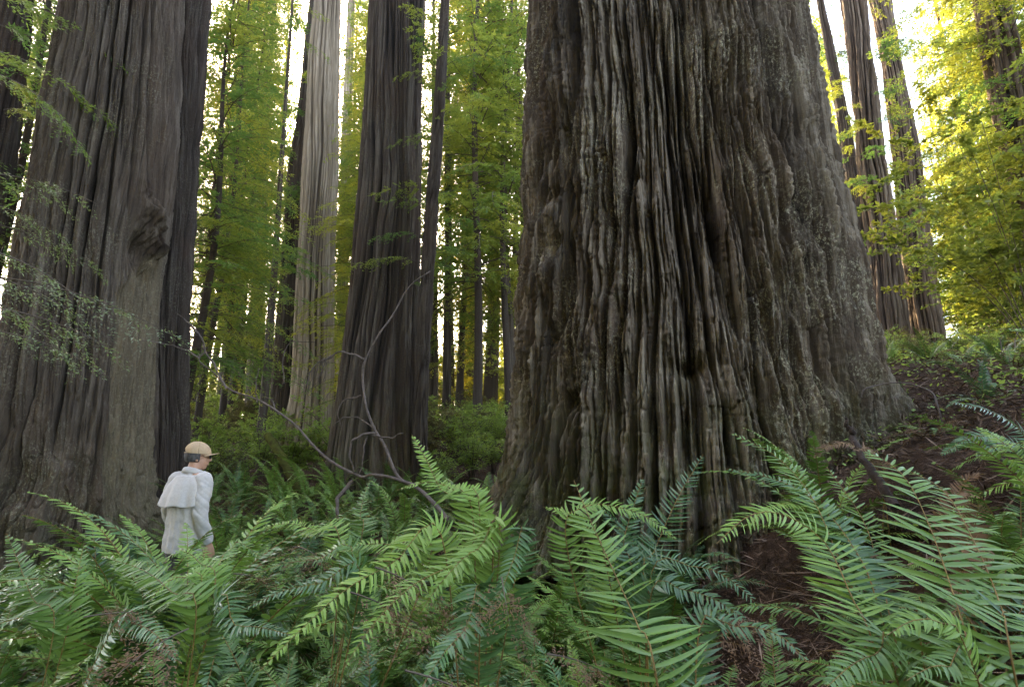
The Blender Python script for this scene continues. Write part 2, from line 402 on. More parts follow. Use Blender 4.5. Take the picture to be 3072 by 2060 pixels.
def left_extra(TH, ZZ, disp, att, rc):
    a = np.arctan2(np.sin(TH), np.cos(TH))
    # debarked smooth face on the right below the burl
    edge = .05 * pn(a * 6, ZZ * 1.5, 80)
    wd = sstep((a - .98 - edge) / .06) * sstep((2.3 - a) / .1) * sstep((4.3 - ZZ + .8 * (a - 1.4) + edge * 3) / .25)
    disp = disp * (1 - .75 * wd) + wd * (-.10 + .045 * pn(a * 9, ZZ * .4, 81) + .02 * (furrow(pn(a * 18, ZZ * .5, 93), .2) - .8) + .014 * pn(a * 30, ZZ * .6, 82) + .003 * pn(a * 90, ZZ * 1.4, 88) + .012 * furrow(pn(a * 26, ZZ * .35, 89), .12) + .012 * furrow(pn(a * 12, ZZ * 3.5, 90), .06))
    att['wood'] = wd
    g = lambda ac, zc, aw, zw: np.exp(-((a - ac) / aw) ** 2 - ((ZZ - zc) / zw) ** 2)
    lump = (1 + .5 * pn(a * 14, ZZ * 5, 83) + .3 * pn(a * 30, ZZ * 12, 84))
    disp = disp + .20 * lump * g(1.36, 4.75, .15, .26) + .20 * lump * g(1.52, 4.45, .10, .25) + .16 * lump * g(1.22, 4.95, .1, .4) - .30 * g(1.26, 4.32, .12, .2) - .16 * g(1.46, 4.02, .07, .12)
    # long dark splits
    for (ac, sl, wdt, dp, lo_, hi_) in ((.46, .015, .022, .28, 1.6, 9), (.72, .0, .016, .2, 3.2, 9), (.12, .02, .024, .22, .8, 7), (.98, .0, .014, .16, 4.6, 9), (-.15, .03, .025, .2, .5, 6), (.30, .01, .016, .2, 3.0, 9), (1.1, .0, .012, .12, 5.2, 9)):
        c = ac + sl * (ZZ - 3) + .02 * pn(ZZ * 1.2, ZZ * 0 + ac * 9, 85)
        disp = disp - dp * np.exp(-((a - c) / wdt) ** 2) * sstep((ZZ - lo_) / .6) * sstep((hi_ - ZZ) / .6)
    # rough broken foot
    ft = np.exp(-np.clip(ZZ - .9, 0, None) / .9)
    disp = disp - ft * .07 * (1 - furrow(pn(a * 8 + .3 * pn(a * 9, ZZ * 3, 91), ZZ * 3.0, 92), .12)) + ft * .10 * (pn(a * 7, ZZ * 2.3, 86) + .5 * pn(a * 18, ZZ * 6, 87))
    return disp

def tree(name, rows, d, mat, bark, label, group=None, nth=260, nz=240, ztop=30, seed=1, flare=0, flare_h=.8, extra=None, cat='tree'):
    V, Q, att, org, info = trunk_geo(rows, d, nth, nz, bark, ztop, seed, flare, flare_h, extra)
    t = thing(name, org, label, cat, group)
    link('trunk', mesh('trunk', V, Q, mats=[mat], attrs=att), t)
    t['_r'] = info[2][0]
    return t, info

BIG = [(-60, 1610, 2384), (0, 1605, 2391), (223, 1597, 2431), (394, 1592, 2468), (617, 1584, 2518), (815, 1575, 2566), (1000, 1563, 2608), (1183, 1547, 2650), (1300, 1532, 2700), (1420, 1512, 2740)]
big, big_info = tree('giant_redwood', BIG, 6.9, M['bark_big'], bark_giant(20, 1.5), 'giant redwood trunk with thick corded grey bark filling the middle of the forest', nth=1800, nz=680, ztop=14, seed=2, flare=.10, extra=big_extra)
LEFT = [(-60, 172, 562), (0, 165, 560), (400, 105, 540), (800, 35, 495), (1200, -40, 474), (1450, -110, 478), (1560, -180, 495)]
left, left_info = tree('redwood_tree', LEFT, 7.2, M['bark_left'], bark_giant(40, .55, (1.3, 3.6, 10), (.06, .13, .45), .6), 'large old redwood with a knotty burl and bare wood patch behind the man', nth=1000, nz=520, ztop=16, seed=3, flare=.14, extra=left_extra)
LEFT2 = [(-60, 470, 640), (0, 468, 634), (400, 448, 602), (800, 425, 576), (1200, 410, 562), (1500, 400, 572)]
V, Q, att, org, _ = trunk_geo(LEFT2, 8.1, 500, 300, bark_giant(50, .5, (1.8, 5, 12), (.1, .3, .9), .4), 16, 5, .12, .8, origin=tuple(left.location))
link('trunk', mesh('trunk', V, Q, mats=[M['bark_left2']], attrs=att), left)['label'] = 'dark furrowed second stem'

SP = [
 ('redwood_tree', [(-60, -60, 116), (0, -62, 110), (400, -90, 62), (700, -115, 8), (1000, -140, -40)], 9.5, 'bark_left2', bark_flute(61, .09, 4), 'dark redwood trunk cut by the frame beside the big burled redwood', 300, 120),
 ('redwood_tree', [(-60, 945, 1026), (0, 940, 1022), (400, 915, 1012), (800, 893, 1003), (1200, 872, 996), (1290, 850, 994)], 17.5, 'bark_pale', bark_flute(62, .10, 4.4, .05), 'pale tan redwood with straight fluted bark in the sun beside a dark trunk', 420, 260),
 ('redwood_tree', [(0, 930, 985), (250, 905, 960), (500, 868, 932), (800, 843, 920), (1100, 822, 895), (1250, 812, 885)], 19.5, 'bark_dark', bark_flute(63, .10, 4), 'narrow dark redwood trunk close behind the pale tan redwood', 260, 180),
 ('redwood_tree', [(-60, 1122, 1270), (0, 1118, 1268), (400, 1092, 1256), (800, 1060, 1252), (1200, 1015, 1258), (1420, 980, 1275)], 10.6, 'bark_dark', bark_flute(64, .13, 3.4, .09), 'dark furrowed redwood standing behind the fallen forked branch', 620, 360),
 ('slim_conifer', [(-60, 1326, 1352), (0, 1322, 1348), (300, 1302, 1336), (700, 1270, 1310), (1000, 1250, 1292), (1250, 1238, 1282), (1400, 1232, 1284)], 10.0, 'bark_slim', bark_giant(65, .16, (5, 12, 24), (.6, 1.2, 3), .5), 'slim leaning scaly trunk touching the dark furrowed redwood', 140, 240),
 ('slim_conifer', [(200, 1334, 1350), (700, 1335, 1354), (1150, 1328, 1354)], 21, 'bark_slim', bark_flute(66, .03, 5), 'thin straight dark trunk against a bright gap right of the leaning slim trunk', 60, 60),
 ('slim_conifer', [(500, 1292, 1308), (850, 1290, 1312), (1150, 1285, 1314)], 23, 'bark_slim', bark_flute(67, .04, 5), 'thin shaded trunk half hidden behind the leaning slim trunk', 60, 60),
 ('slim_conifer', [(420, 1500, 1510), (800, 1512, 1528), (1100, 1522, 1550)], 20, 'bark_slim', bark_flute(68, .03, 5), 'thin brown trunk nearest the left edge of the giant redwood', 60, 60),
 ('slim_conifer', [(480, 838, 852), (800, 815, 833), (1180, 782, 806)], 15, 'bark_slim', bark_flute(69, .03, 5), 'thin leaning pole of a tree left of the dark trunk under the sun', 60, 80),
 ('redwood_tree', [(500, 690, 730), (800, 678, 722), (1060, 668, 724)], 27, 'bark_slim', bark_flute(70, .08, 4), 'leaf screened redwood trunk nearest the second stem of the burled redwood', 90, 60),
 ('redwood_tree', [(500, 770, 800), (850, 752, 796), (1180, 738, 792)], 30, 'bark_slim', bark_flute(71, .08, 4), 'hazy brown redwood trunk behind the thin leaning pole', 90, 60),
 ('redwood_tree', [(500, 1020, 1050), (900, 1012, 1042), (1250, 1008, 1046)], 32, 'bark_pale', bark_flute(72, .06, 4), 'far pale trunk between the tan redwood and the dark furrowed redwood', 80, 60),
 ('redwood_tree', [(650, 1408, 1438), (900, 1404, 1440), (1150, 1398, 1444)], 34, 'bark_slim', bark_flute(73, .06, 4), 'far shadowy trunk above the bright green thicket left of the giant redwood', 80, 60),
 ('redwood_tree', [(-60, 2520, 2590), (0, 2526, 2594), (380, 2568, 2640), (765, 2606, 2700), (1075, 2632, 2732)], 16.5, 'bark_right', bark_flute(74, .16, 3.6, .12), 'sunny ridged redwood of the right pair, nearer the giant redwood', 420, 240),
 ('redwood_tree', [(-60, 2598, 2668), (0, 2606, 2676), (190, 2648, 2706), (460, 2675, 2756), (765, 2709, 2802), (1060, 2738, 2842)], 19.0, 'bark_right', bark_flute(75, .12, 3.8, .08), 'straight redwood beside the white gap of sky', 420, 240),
 ('slim_conifer', [(0, 2449, 2470), (380, 2514, 2552), (765, 2562, 2612), (1075, 2600, 2645)], 18.0, 'bark_slim', bark_flute(76, .08, 4), 'slender shaded trunk tucked behind the sunny ridged redwood', 160, 140),
 ('slim_conifer', [(0, 2392, 2416), (460, 2460, 2502), (800, 2510, 2548)], 23.0, 'bark_right', bark_flute(77, .06, 4), 'slender hazy trunk just past the right edge of the giant redwood', 120, 100),
 ('redwood_tree', [(-60, 2905, 3010), (0, 2920, 3022), (300, 2973, 3092), (535, 3019, 3152), (730, 3065, 3200), (1000, 3110, 3260)], 12.0, 'bark_right', bark_flute(78, .12, 4), 'lean redwood trunk cut by the frame behind drooping sprays on the hill', 300, 200),
]
TREES = []
for i, (nm, rows, d, mt, bk, lab, nth, nz) in enumerate(SP):
    t, info = tree(nm, rows, d, M[mt], bk, lab, nth=nth, nz=nz, ztop=26 if d < 14 else 40, seed=100 + i, flare=.06, flare_h=1.0)
    TREES.append((t, info, d))

# ------------------------------------------------------------------ foliage
def leaves_mesh(p, T, B, L, W):
    """rhombic leaflets: base p, along T, across B"""
    L = np.broadcast_to(L, (len(p),))[:, None]; W = np.broadcast_to(W, (len(p),))[:, None]
    V = np.stack([p, p + T * L * .45 + B * W * .5, p + T * L, p + T * L * .45 - B * W * .5], 1)
    return V.reshape(-1, 3), np.arange(len(p) * 4).reshape(-1, 4)
def nrm(v): return v / (np.linalg.norm(v, axis=-1, keepdims=True) + 1e-9)

def branch(mb, rg, base, az, Lb, up, droop, leafL, leafW, dens=1.0, wood=.02, curl=.25):
    """one bough: a drooping limb with two ranks of branchlets bearing leaflets"""
    s = np.linspace(0, 1, 10)
    side = rg.uniform(-curl, curl)
    dirv = np.array([math.sin(az), math.cos(az), 0]); lat = np.array([dirv[1], -dirv[0], 0])
    c = base + Lb * (s[:, None] * dirv + (side * s ** 2)[:, None] * lat + (up * s - droop * s ** 2)[:, None] * np.array([0, 0, 1]))
    mb.tube(c, wood * (1 - .85 * s) * (.5 + .5 * Lb / 3), 4, 1, False)
    m = max(4, int(Lb * 9 * dens))
    sp = rg.uniform(.12, 1, m * 2); sd = np.where(np.arange(m * 2) % 2, 1., -1.)
    pb = np.stack([np.interp(sp, s, c[:, k]) for k in range(3)], -1)
    tg = nrm(np.gradient(c, axis=0)); tb = np.stack([np.interp(sp, s, tg[:, k]) for k in range(3)], -1)
    bl = (.16 + .34 * Lb * .5 * (1.15 - sp)) * rg.uniform(.6, 1.3, m * 2)
    db = nrm(tb * rg.uniform(.3, 1.0, m * 2)[:, None] + sd[:, None] * lat * rg.uniform(.6, 1, m * 2)[:, None] + np.array([0, 0, -1]) * rg.uniform(-.05, .5, m * 2)[:, None])
    k = np.maximum(2, (bl / leafW * .55 * dens).astype(int))
    idx = np.repeat(np.arange(m * 2), k * 2); n = len(idx)
    t = rg.uniform(.1, 1, n); q = np.where(np.arange(n) % 2, 1., -1.)
    p = pb[idx] + db[idx] * (bl[idx] * t)[:, None] + np.array([0, 0, -1]) * (bl[idx] * t ** 2 * .25)[:, None] + rg.normal(0, .012, (n, 3))
    upv = nrm(np.array([0, 0, 1]) + rg.normal(0, .35, (n, 3)))
    pr = nrm(np.cross(db[idx], upv))
    T = nrm(db[idx] * .75 + pr * q[:, None] * rg.uniform(.4, 1, n)[:, None] + rg.normal(0, .15, (n, 3)))
    B = nrm(np.cross(upv, T))
    V, Q = leaves_mesh(p, T, B, leafL * rg.uniform(.6, 1.25, n), leafW * rg.uniform(.7, 1.2, n))
    mb.add(V, Q, 0, np.repeat(rg.uniform(0, 1, n) ** 3 * .6, 4))

def conifer_crown(name, seed, H, Rc, nb, leafL, leafW, mat, z0=.5, dens=1.0, power=.7):
    rg = np.random.RandomState(seed); mb = MB()
    for b in range(nb):
        u = rg.rand(); h = z0 + (H - z0) * u
        Lb = max(.35, Rc * (1 - u) ** power * rg.uniform(.55, 1.15))
        branch(mb, rg, np.array([0, 0, h]), rg.uniform(0, 2 * math.pi), Lb, rg.uniform(.05, .35) + .3 * u, rg.uniform(.35, .75), leafL, leafW, dens)
    return mb.build(name, [mat, M['twig']], smooth=False)

def pole_mesh(H, r, seed):
    mb = MB(); rg = np.random.RandomState(seed); z = np.linspace(-.6, H, 18)
    pts = np.stack([.12 * np.sin(z * .35 + seed), .12 * np.cos(z * .3 + seed), z], -1)
    mb.tube(pts, r * (1 - z.clip(0) / H * .93) + .05 * np.exp(-z.clip(0)), 9, 0, False)
    me = mb.build('trunk', [M['bark_slim']])
    at = me.attributes.new('hgt', 'FLOAT', 'POINT'); at.data.foreach_set('value', np.full(len(me.vertices), .6, np.float32))
    return me

CROWN_A = [conifer_crown('crown', 200 + i, 24, 3.1, 210, .10, .036, M['needles'], 2.6 + 1.6 * i, .85, .55) for i in range(3)]
CROWN_F = [conifer_crown('crown', 220 + i, 30, 3.6, 240, .15, .065, M['needles_far'], 1.5, .85, .5) for i in range(3)]
CROWN_Y = [conifer_crown('crown', 240 + i, 18, 3.6, 190, .10, .048, M['maple'], .5, 1.3, .5) for i in range(2)]
POLE_A = [pole_mesh(24.3, .12, 1), pole_mesh(24.3, .10, 2), pole_mesh(24.3, .14, 3)]
POLE_F = [pole_mesh(30.4, .25, 4), pole_mesh(30.4, .32, 5), pole_mesh(30.4, .22, 6)]
POLE_Y = [pole_mesh(18.3, .12, 7), pole_mesh(18.3, .10, 8), pole_mesh(18.3, .14, 9)]

def landmark(px):
    for lim, txt in ((240, 'at the left edge beside the burled redwood'), (640, 'behind the burled redwood'), (880, 'between the burled redwood and the pale tan redwood'),
                     (1110, 'between the pale tan redwood and the dark furrowed redwood'), (1340, 'behind the leaning slim trunk'), (1600, 'left of the giant redwood'),
                     (2380, 'behind the giant redwood'), (2640, 'right of the giant redwood'), (2860, 'below the white gap of sky'), (9999, 'at the right edge on the hill')):
        if px < lim: return txt

KIND = {'A': (CROWN_A, POLE_A, 24, 3.1, .55, 'young_redwood', 'young green redwood with drooping sprays ', 'young redwoods '),
        'F': (CROWN_F, POLE_F, 30, 3.6, .5, 'conifer_tree', 'far sunlit conifer with hanging boughs ', 'far conifers '),
        'Y': (CROWN_Y, POLE_Y, 18, 3.6, .5, 'leafy_tree', 'yellow-green backlit tree with loose leaves ', 'yellow-green trees ')}
def young_tree(px, d, h, kind, i):
    crowns, poles, H, Rc, pw, nm, lab, grp = KIND[kind]
    x = (px - CX) / F * d; g = gzf(x, d); k = h / H
    t = thing(nm, (x, d, g), lab + landmark(px), 'tree', grp + landmark(px))
    kx = max(k, .75) * rnd.uniform(.9, 1.15)
    t.rotation_euler = (0, 0, rnd.uniform(0, 6.28)); t.scale = (kx, kx, k)
    link('crown', crowns[i % len(crowns)], t)
    link('trunk', poles[(i // 2) % 3], t)
    return t
GAPS = ((2768, 62, 780, 80), (862, 20, 440, 340))       # bearing, half width, from, to: open sky seen between the crowns
def fits(px, d, h, kind):
    crowns, poles, H, Rc, pw = KIND[kind][:5]
    g = gzf((px - CX) / F * d, d); k = h / H
    for c, wd, lo, hi in GAPS:
        z = P(px, lo, d)[2] - g
        u = z / h
        if u >= 1: continue
        r = Rc * max(k, .75) * 1.2 * (1 - max(u, 0)) ** pw
        if abs(px - c) < wd + r / d * F: return False
    return True
def try_tree(px, d, h, kind, i, force=False):
    x = (px - CX) / F * d
    if not force and any(math.hypot(x - a, d - b) < r + .6 for a, b, r in OCC): return 0
    h0 = h
    while h > .5 * h0 and not fits(px, d, h, kind): h *= .95
    if h <= .5 * h0: return 0
    young_tree(px, d, h, kind, i); return 1
i = 0
for px, d, h, kind in ((690, 12.0, 25, 'A'), (610, 13.5, 26, 'A'), (750, 15.5, 26, 'A'), (560, 11, 22, 'A'), (20, 13, 26, 'A'), (-120, 10.5, 23, 'A'), (140, 17, 26, 'A'), (660, 19, 30, 'A'),
                       (1060, 15.5, 24, 'A'), (1420, 18, 28, 'A'), (1520, 19, 28, 'A'), (1390, 25, 34, 'A'), (1050, 24, 32, 'A'), (1180, 20, 28, 'A'), (1560, 22, 30, 'A'), (1340, 31, 36, 'F'), (1470, 29, 36, 'F'), (1090, 33, 38, 'F'), (690, 24, 32, 'A'), (585, 24, 32, 'A'), (800, 27, 30, 'A'),
                       (3270, 12, 24, 'A'), (3250, 17.5, 22, 'Y'), (3120, 25, 28, 'Y'), (3020, 33, 30, 'Y'), (2960, 40, 36, 'F'), (3240, 21, 26, 'A'), (2935, 50, 40, 'F'), (3050, 36, 34, 'F'),
                       (2420, 38, 40, 'F'), (2500, 52, 50, 'F'), (2560, 62, 54, 'F'), (2605, 70, 56, 'F'), (2450, 66, 56, 'F'), (2400, 27, 32, 'A'), (2640, 80, 60, 'F'), (2690, 85, 30, 'F'), (2480, 44, 44, 'F'), (2470, 24, 14, 'A'),
                       (1035, 21, 30, 'A'), (1075, 27, 34, 'A'), (560, 18, 30, 'A'), (720, 34, 40, 'A'), (1100, 36, 42, 'A')):
    i += try_tree(px, d, h, kind, i, True)
for px, d, h in ((1000, 42, 48), (640, 44, 46), (660, 31, 40), (1045, 40, 46), (690, 39, 46), (745, 47, 50), (1100, 50, 46)): young_tree(px, d, h, 'A', i); i += 1
for px, d, h in ((2430, 44, 46), (2505, 58, 54), (2560, 66, 58), (2612, 76, 62), (2470, 74, 60)): young_tree(px, d, h, 'F', i); i += 1
px = -350
while px < 3500:
    for (d0, d1, kind, base_h, prob) in ((20, 30, 'A', 26, .25), (30, 42, 'F', 34, .28), (50, 62, 'F', 20, .6), (75, 95, 'F', 26, .9)):
        if rnd.random() > prob: continue
        d = rnd.uniform(d0, d1); p = px + rnd.uniform(-60, 60)
        if kind == 'F' and 33 < d < 45 or d > 45:
            if 350 < p < 1350: base_h = min(base_h, 18 if d < 70 else 24)
        if kind == 'A' and (1650 < p < 2300 or 830 < p < 1010): continue
        i += try_tree(p, d, base_h * rnd.uniform(.75, 1.3), kind, i)
    px += 120
print('young trees', i, [len(c.polygons) for c in CROWN_A + CROWN_F + CROWN_Y])


# ------------------------------------------------------------------ boughs of fine needles
def bough_mesh(seed, Lb, leafL, leafW, mat, up=.15, droop=.45, dens=1.0, wood=.012):
    mb = MB(); rg = np.random.RandomState(seed)
    branch(mb, rg, np.zeros(3), 0.0, Lb, up, droop, leafL, leafW, dens, wood)
    return mb.build('bough', [mat, M['twig']], smooth=False)
BOUGH_N = [bough_mesh(300 + i, 1.5, .030, .0095, M['needles_near'], .1, .35, .85, .010) for i in range(4)]
BOUGH_M = [bough_mesh(310 + i, 1.8, .06, .020, M['needles'], .12, .5, 1.2) for i in range(4)]
BOUGH_F = [bough_mesh(320 + i, 2.0, .085, .032, M['needles'], .12, .5, 1.2) for i in range(4)]

def add_bough(t, meshes, world, az, k=1.0, roll=0.0, pitch=0.0):
    o = link('bough', meshes[rnd.randrange(len(meshes))], t)
    o.location = Vector([float(c) for c in world]) - t.location
    o.rotation_euler = Euler((pitch, roll, -az)); o.scale = (k, k, k)
    return o

# young redwood just outside the left edge: its low boughs hang into the picture
x, d = -4.9, 3.9
yt = thing('young_redwood', (x, d, gzf(x, d)), 'young redwood whose fine pale sprays hang over the burled redwood at the left edge', 'tree')
link('trunk', POLE_A[0], yt).scale = (.6, .6, .6)
for px, py, dd, k, az in ((-190, 520, 3.9, .85, 85), (-260, 640, 4.2, .85, 72), (-200, 720, 4.0, 1.0, 88), (-220, 790, 4.4, 1.05, 82), (-230, 860, 4.0, .95, 95), (-240, 910, 4.3, 1.2, 84), (-180, 980, 3.8, .8, 80), (-220, 600, 4.4, .8, 95), (-180, 830, 4.2, 1.15, 90)):
    add_bough(yt, BOUGH_N, P(px, py, dd), R(az), k, rnd.uniform(-.3, .3), rnd.uniform(-.2, .05))
# boughs of the trunk at the left edge of the frame
far_left = TREES[0][0]
for px, py, dd, k, az in ((-60, 60, 6.5, 1.1, 70), (-120, 140, 6.0, 1.0, 90), (-40, 240, 7.0, .8, 80), (-100, -40, 6.2, 1.2, 75), (10, 330, 7.5, .6, 110), (-90, 200, 5.8, .9, 84)):
    add_bough(far_left, BOUGH_M, P(px, py, dd), R(az), k, rnd.uniform(-.3, .3), rnd.uniform(-.25, .0))

def trunk_boughs(idx, n, zlo, zhi, meshes, k0, k1, face=(-180, 180)):
    t, (zz, xc, rc), d = TREES[idx]
    for _ in range(n):
        z = rnd.uniform(zlo, zhi); az = R(rnd.uniform(*face)); r = float(np.interp(z, zz, rc)) * .9
        x = float(np.interp(z, zz, xc))
        add_bough(t, meshes, (x + r * math.sin(az), d + r * math.cos(az), z), az, rnd.uniform(k0, k1), rnd.uniform(-.3, .3), rnd.uniform(-.1, .25))
for idx, n, a, b, ms, k0, k1 in ((1, 7, 7, 16, BOUGH_F, .7, 1.1), (3, 9, 4.5, 11, BOUGH_M, .3, .7), (4, 16, 3.5, 11, BOUGH_M, .4, .8), (5, 40, 5, 20, BOUGH_F, .7, 1.3), (6, 20, 5, 18, BOUGH_F, .6, 1.1),
                              (7, 34, 6, 20, BOUGH_F, .7, 1.2), (8, 16, 11.6, 20, BOUGH_F, .5, 1.0), (8, 8, 6, 9.4, BOUGH_F, .5, .9), (2, 14, 13, 24, BOUGH_F, .6, 1.0), (10, 20, 8, 20, BOUGH_F, .9, 1.4), (11, 24, 8, 26, BOUGH_F, 1.0, 1.5), (9, 24, 7, 22, BOUGH_F, .8, 1.3), (13, 44, 8, 20, BOUGH_F, .5, .95), (14, 18, 8, 22, BOUGH_F, .4, .8),
                              (15, 22, 8, 20, BOUGH_F, .4, .8), (16, 50, 9, 24, BOUGH_F, .9, 1.4), (17, 26, 6, 13, BOUGH_F, .7, 1.1), (17, 18, 5, 10, BOUGH_M, .6, 1.1)):
    trunk_boughs(idx, n, a, b, ms, k0, k1)

# ------------------------------------------------------------------ ferns
def frond_mesh(name, curve, N0, half_w, npair, mats, rg, stipe=.14, lw=None, droop=.25, gap=.04, fwd=.32, stations=5, rad=.0045, crinkle=.12):
    """curve (n,3) from base to tip, N0 (n,3) upper side; half_w = longest leaflet"""
    mb = MB(); n = len(curve); s = np.linspace(0, 1, n)
    T = nrm(np.gradient(curve, axis=0)); B = nrm(np.cross(T, N0)); N = np.cross(B, T)
    mb.tube(curve, rad * (1 - .8 * s), 4, 1, False)
    sp = np.repeat(np.linspace(stipe, .985, npair), 2); sd = np.tile([1., -1.], npair)
    sp = np.clip(sp + rg.normal(0, .0025, len(sp)), 0, 1)
    keep = rg.rand(len(sp)) > gap; sp, sd = sp[keep], sd[keep]
    u = (sp - stipe) / (1 - stipe)
    prof = np.minimum(1, (.55 + u * 2.6)) * np.clip(1 - u, 0, 1) ** .62 * 1.18
    prof = np.minimum(prof, 1.0)
    L = np.maximum(half_w * prof * rg.uniform(.9, 1.08, len(sp)), .006)
    ip = lambda A: np.stack([np.interp(sp, s, A[:, k]) for k in range(3)], -1)
    p0, t, b, nn = ip(curve), ip(T), ip(B), ip(N)
    f = fwd + .5 * u ** 2
    D = nrm(b * sd[:, None] + t * f[:, None] + nn * (rg.normal(.08, crinkle, len(sp)))[:, None] + t * rg.normal(0, crinkle * .6, len(sp))[:, None])
    W = (lw if lw else half_w * (.135 if half_w < .11 else .085)) * np.clip(.55 + .5 * prof, 0, 1) * rg.uniform(.85, 1.1, len(sp))
    q = nrm(np.cross(nn, D)); tw = rg.normal(0, .36, len(sp)); qn = np.cross(D, q)
    q = nrm(q * np.cos(tw)[:, None] + qn * np.sin(tw)[:, None]); up = nrm(np.cross(D, q)); up = np.where((up * nn).sum(1, keepdims=True) < 0, -up, up)
    ts = np.linspace(0, 1, stations); hw = np.interp(ts, [0, .1, .35, .7, .9, 1], [.55, 1, .98, .74, .42, .03])
    dr = droop * rg.uniform(.5, 1.6, len(sp))
    Vs = []
    for a, h in zip(ts, hw):
        c = p0 + D * (L * a)[:, None] - nn * (L * dr * a * a)[:, None] + t * (L * .16 * a * a)[:, None]
        Vs += [c - q * (W * h * .5)[:, None] + up * (W * h * .10)[:, None], c - up * (W * h * .05)[:, None], c + q * (W * h * .5)[:, None] + up * (W * h * .10)[:, None]]
    V = np.stack(Vs, 1); m = stations * 3
    base = np.arange(len(sp))[:, None, None] * m; i = np.arange(stations - 1)[None, :, None] * 3; j = np.array([0, 1])[None, None, :]
    a0 = base + i + j; Q = np.stack([a0, a0 + 1, a0 + 4, a0 + 3], -1).reshape(-1, 4)
    mb.add(V.reshape(-1, 3), Q, 0, np.repeat(rg.uniform(0, 1, len(sp)) ** 2 * .7, m))
    return mb.build(name, mats)

def arc_curve(L, th0, th1, pw, n=16, sway=0.0):
    s = np.linspace(0, 1, n); th = th0 + (th1 - th0) * s ** pw
    dx, dz = np.cos(th), np.sin(th); h = L / (n - 1)
    x = np.concatenate([[0], np.cumsum((dx[1:] + dx[:-1]) / 2 * h)]); z = np.concatenate([[0], np.cumsum((dz[1:] + dz[:-1]) / 2 * h)])
    c = np.stack([sway * s ** 2, x, z], -1); N = np.stack([0 * s, -np.sin(th), np.cos(th)], -1)
    return c, N
def frond_set(mat, seed, dead=False):
    out = []
    for i, (th0, th1, pw, L) in enumerate(((80, 20, 1.6, 1.0), (78, -10, 1.4, 1.1), (70, -25, 1.2, 1.1), (62, -35, 1.1, 1.1), (55, -50, 1.0, 1.05), (48, -40, 1.0, 1.0), (38, -45, .9, .95), (72, 5, 1.5, 1.15))):
        rg = np.random.RandomState(seed + i)
        if dead: th0, th1, pw = th0 - 25, th1 - 45, pw * .7
        c, N = arc_curve(L, R(th0), R(th1), pw, sway=rg.uniform(-.12, .12))
        out.append(frond_mesh('frond', c, N, rg.uniform(.085, .108) * (.75 if dead else 1), rg.randint(58, 68), [M[mat], M['rachis']], rg, droop=.7 if dead else .25, gap=.2 if dead else .05, crinkle=.35 if dead else .12))
    return out
FR = {'green': frond_set('fern', 400), 'teal': frond_set('fern_teal', 420), 'bright': frond_set('fern_bright', 440), 'dead': frond_set('fern_dead', 460, True)}

LOOK = {'green': 'green', 'teal': 'bluish green', 'bright': 'bright fresh green', 'brown': 'half withered'}
def fern_where(px, d):
    if d < 3.0: row = 'at the bed\'s near edge'
    elif d < 4.2: row = 'amid the bed'
    elif d < 6.2: row = 'at the bed\'s back'
    else: row = 'behind the bed'
    for lim, txt in ((300, 'below the burled redwood'), (620, 'around the man'), (950, 'right of the man'), (1250, 'below the fallen forked branch'), (1560, 'below the giant redwood left edge'),
                     (1950, 'in front of the giant redwood'), (2350, 'beside the dark needle litter'), (2750, 'right of the giant redwood'), (9999, 'at the hillside right edge')):
        if px < lim: return row + ' ' + txt
def fern(x, y, k, look, nf, i, lean=None):
    g = gzf(x, y); px, _ = pix(x, y, g + .6)
    wh = fern_where(float(px), y)
    t = thing('sword_fern', (x, y, g - .02), '%s sword fern %s' % (LOOK[look], wh), 'fern', '%s sword ferns %s' % (LOOK[look], wh))
    t.rotation_euler = (0, 0, rnd.uniform(0, 6.28))
    for j in range(nf):
        fam = look
        if look == 'brown': fam = 'dead' if rnd.random() < .55 else 'green'
        elif rnd.random() < .05: fam = 'dead'
        rank = j / max(1, nf - 1)
        v = FR[fam][min(7, int(rank * 7.5 + rnd.uniform(-.8, .8)) % 8)]
        o = link('frond', v, t)
        if fam == 'dead' and look != 'brown': o['label'] = 'withered brown frond'
        kk = k * rnd.uniform(.75, 1.15)
        o.rotation_euler = (rnd.uniform(-.15, .15), rnd.uniform(-.25, .25), j * 2.4 + rnd.uniform(-.3, .3)); o.scale = (kk, kk, kk)
    return t
MAN = (P(580, 1400, 5.25)[0], 5.25)
FERNS = []
def fern_ok(x, y, gap):
    if math.hypot(x - MAN[0], y - MAN[1]) < .42: return False
    if any(math.hypot(x - a, y - b) < r + .12 for a, b, r in OCC): return False
    return all(math.hypot(x - a, y - b) > gap for a, b in FERNS)
tries = 0; nfern = 0
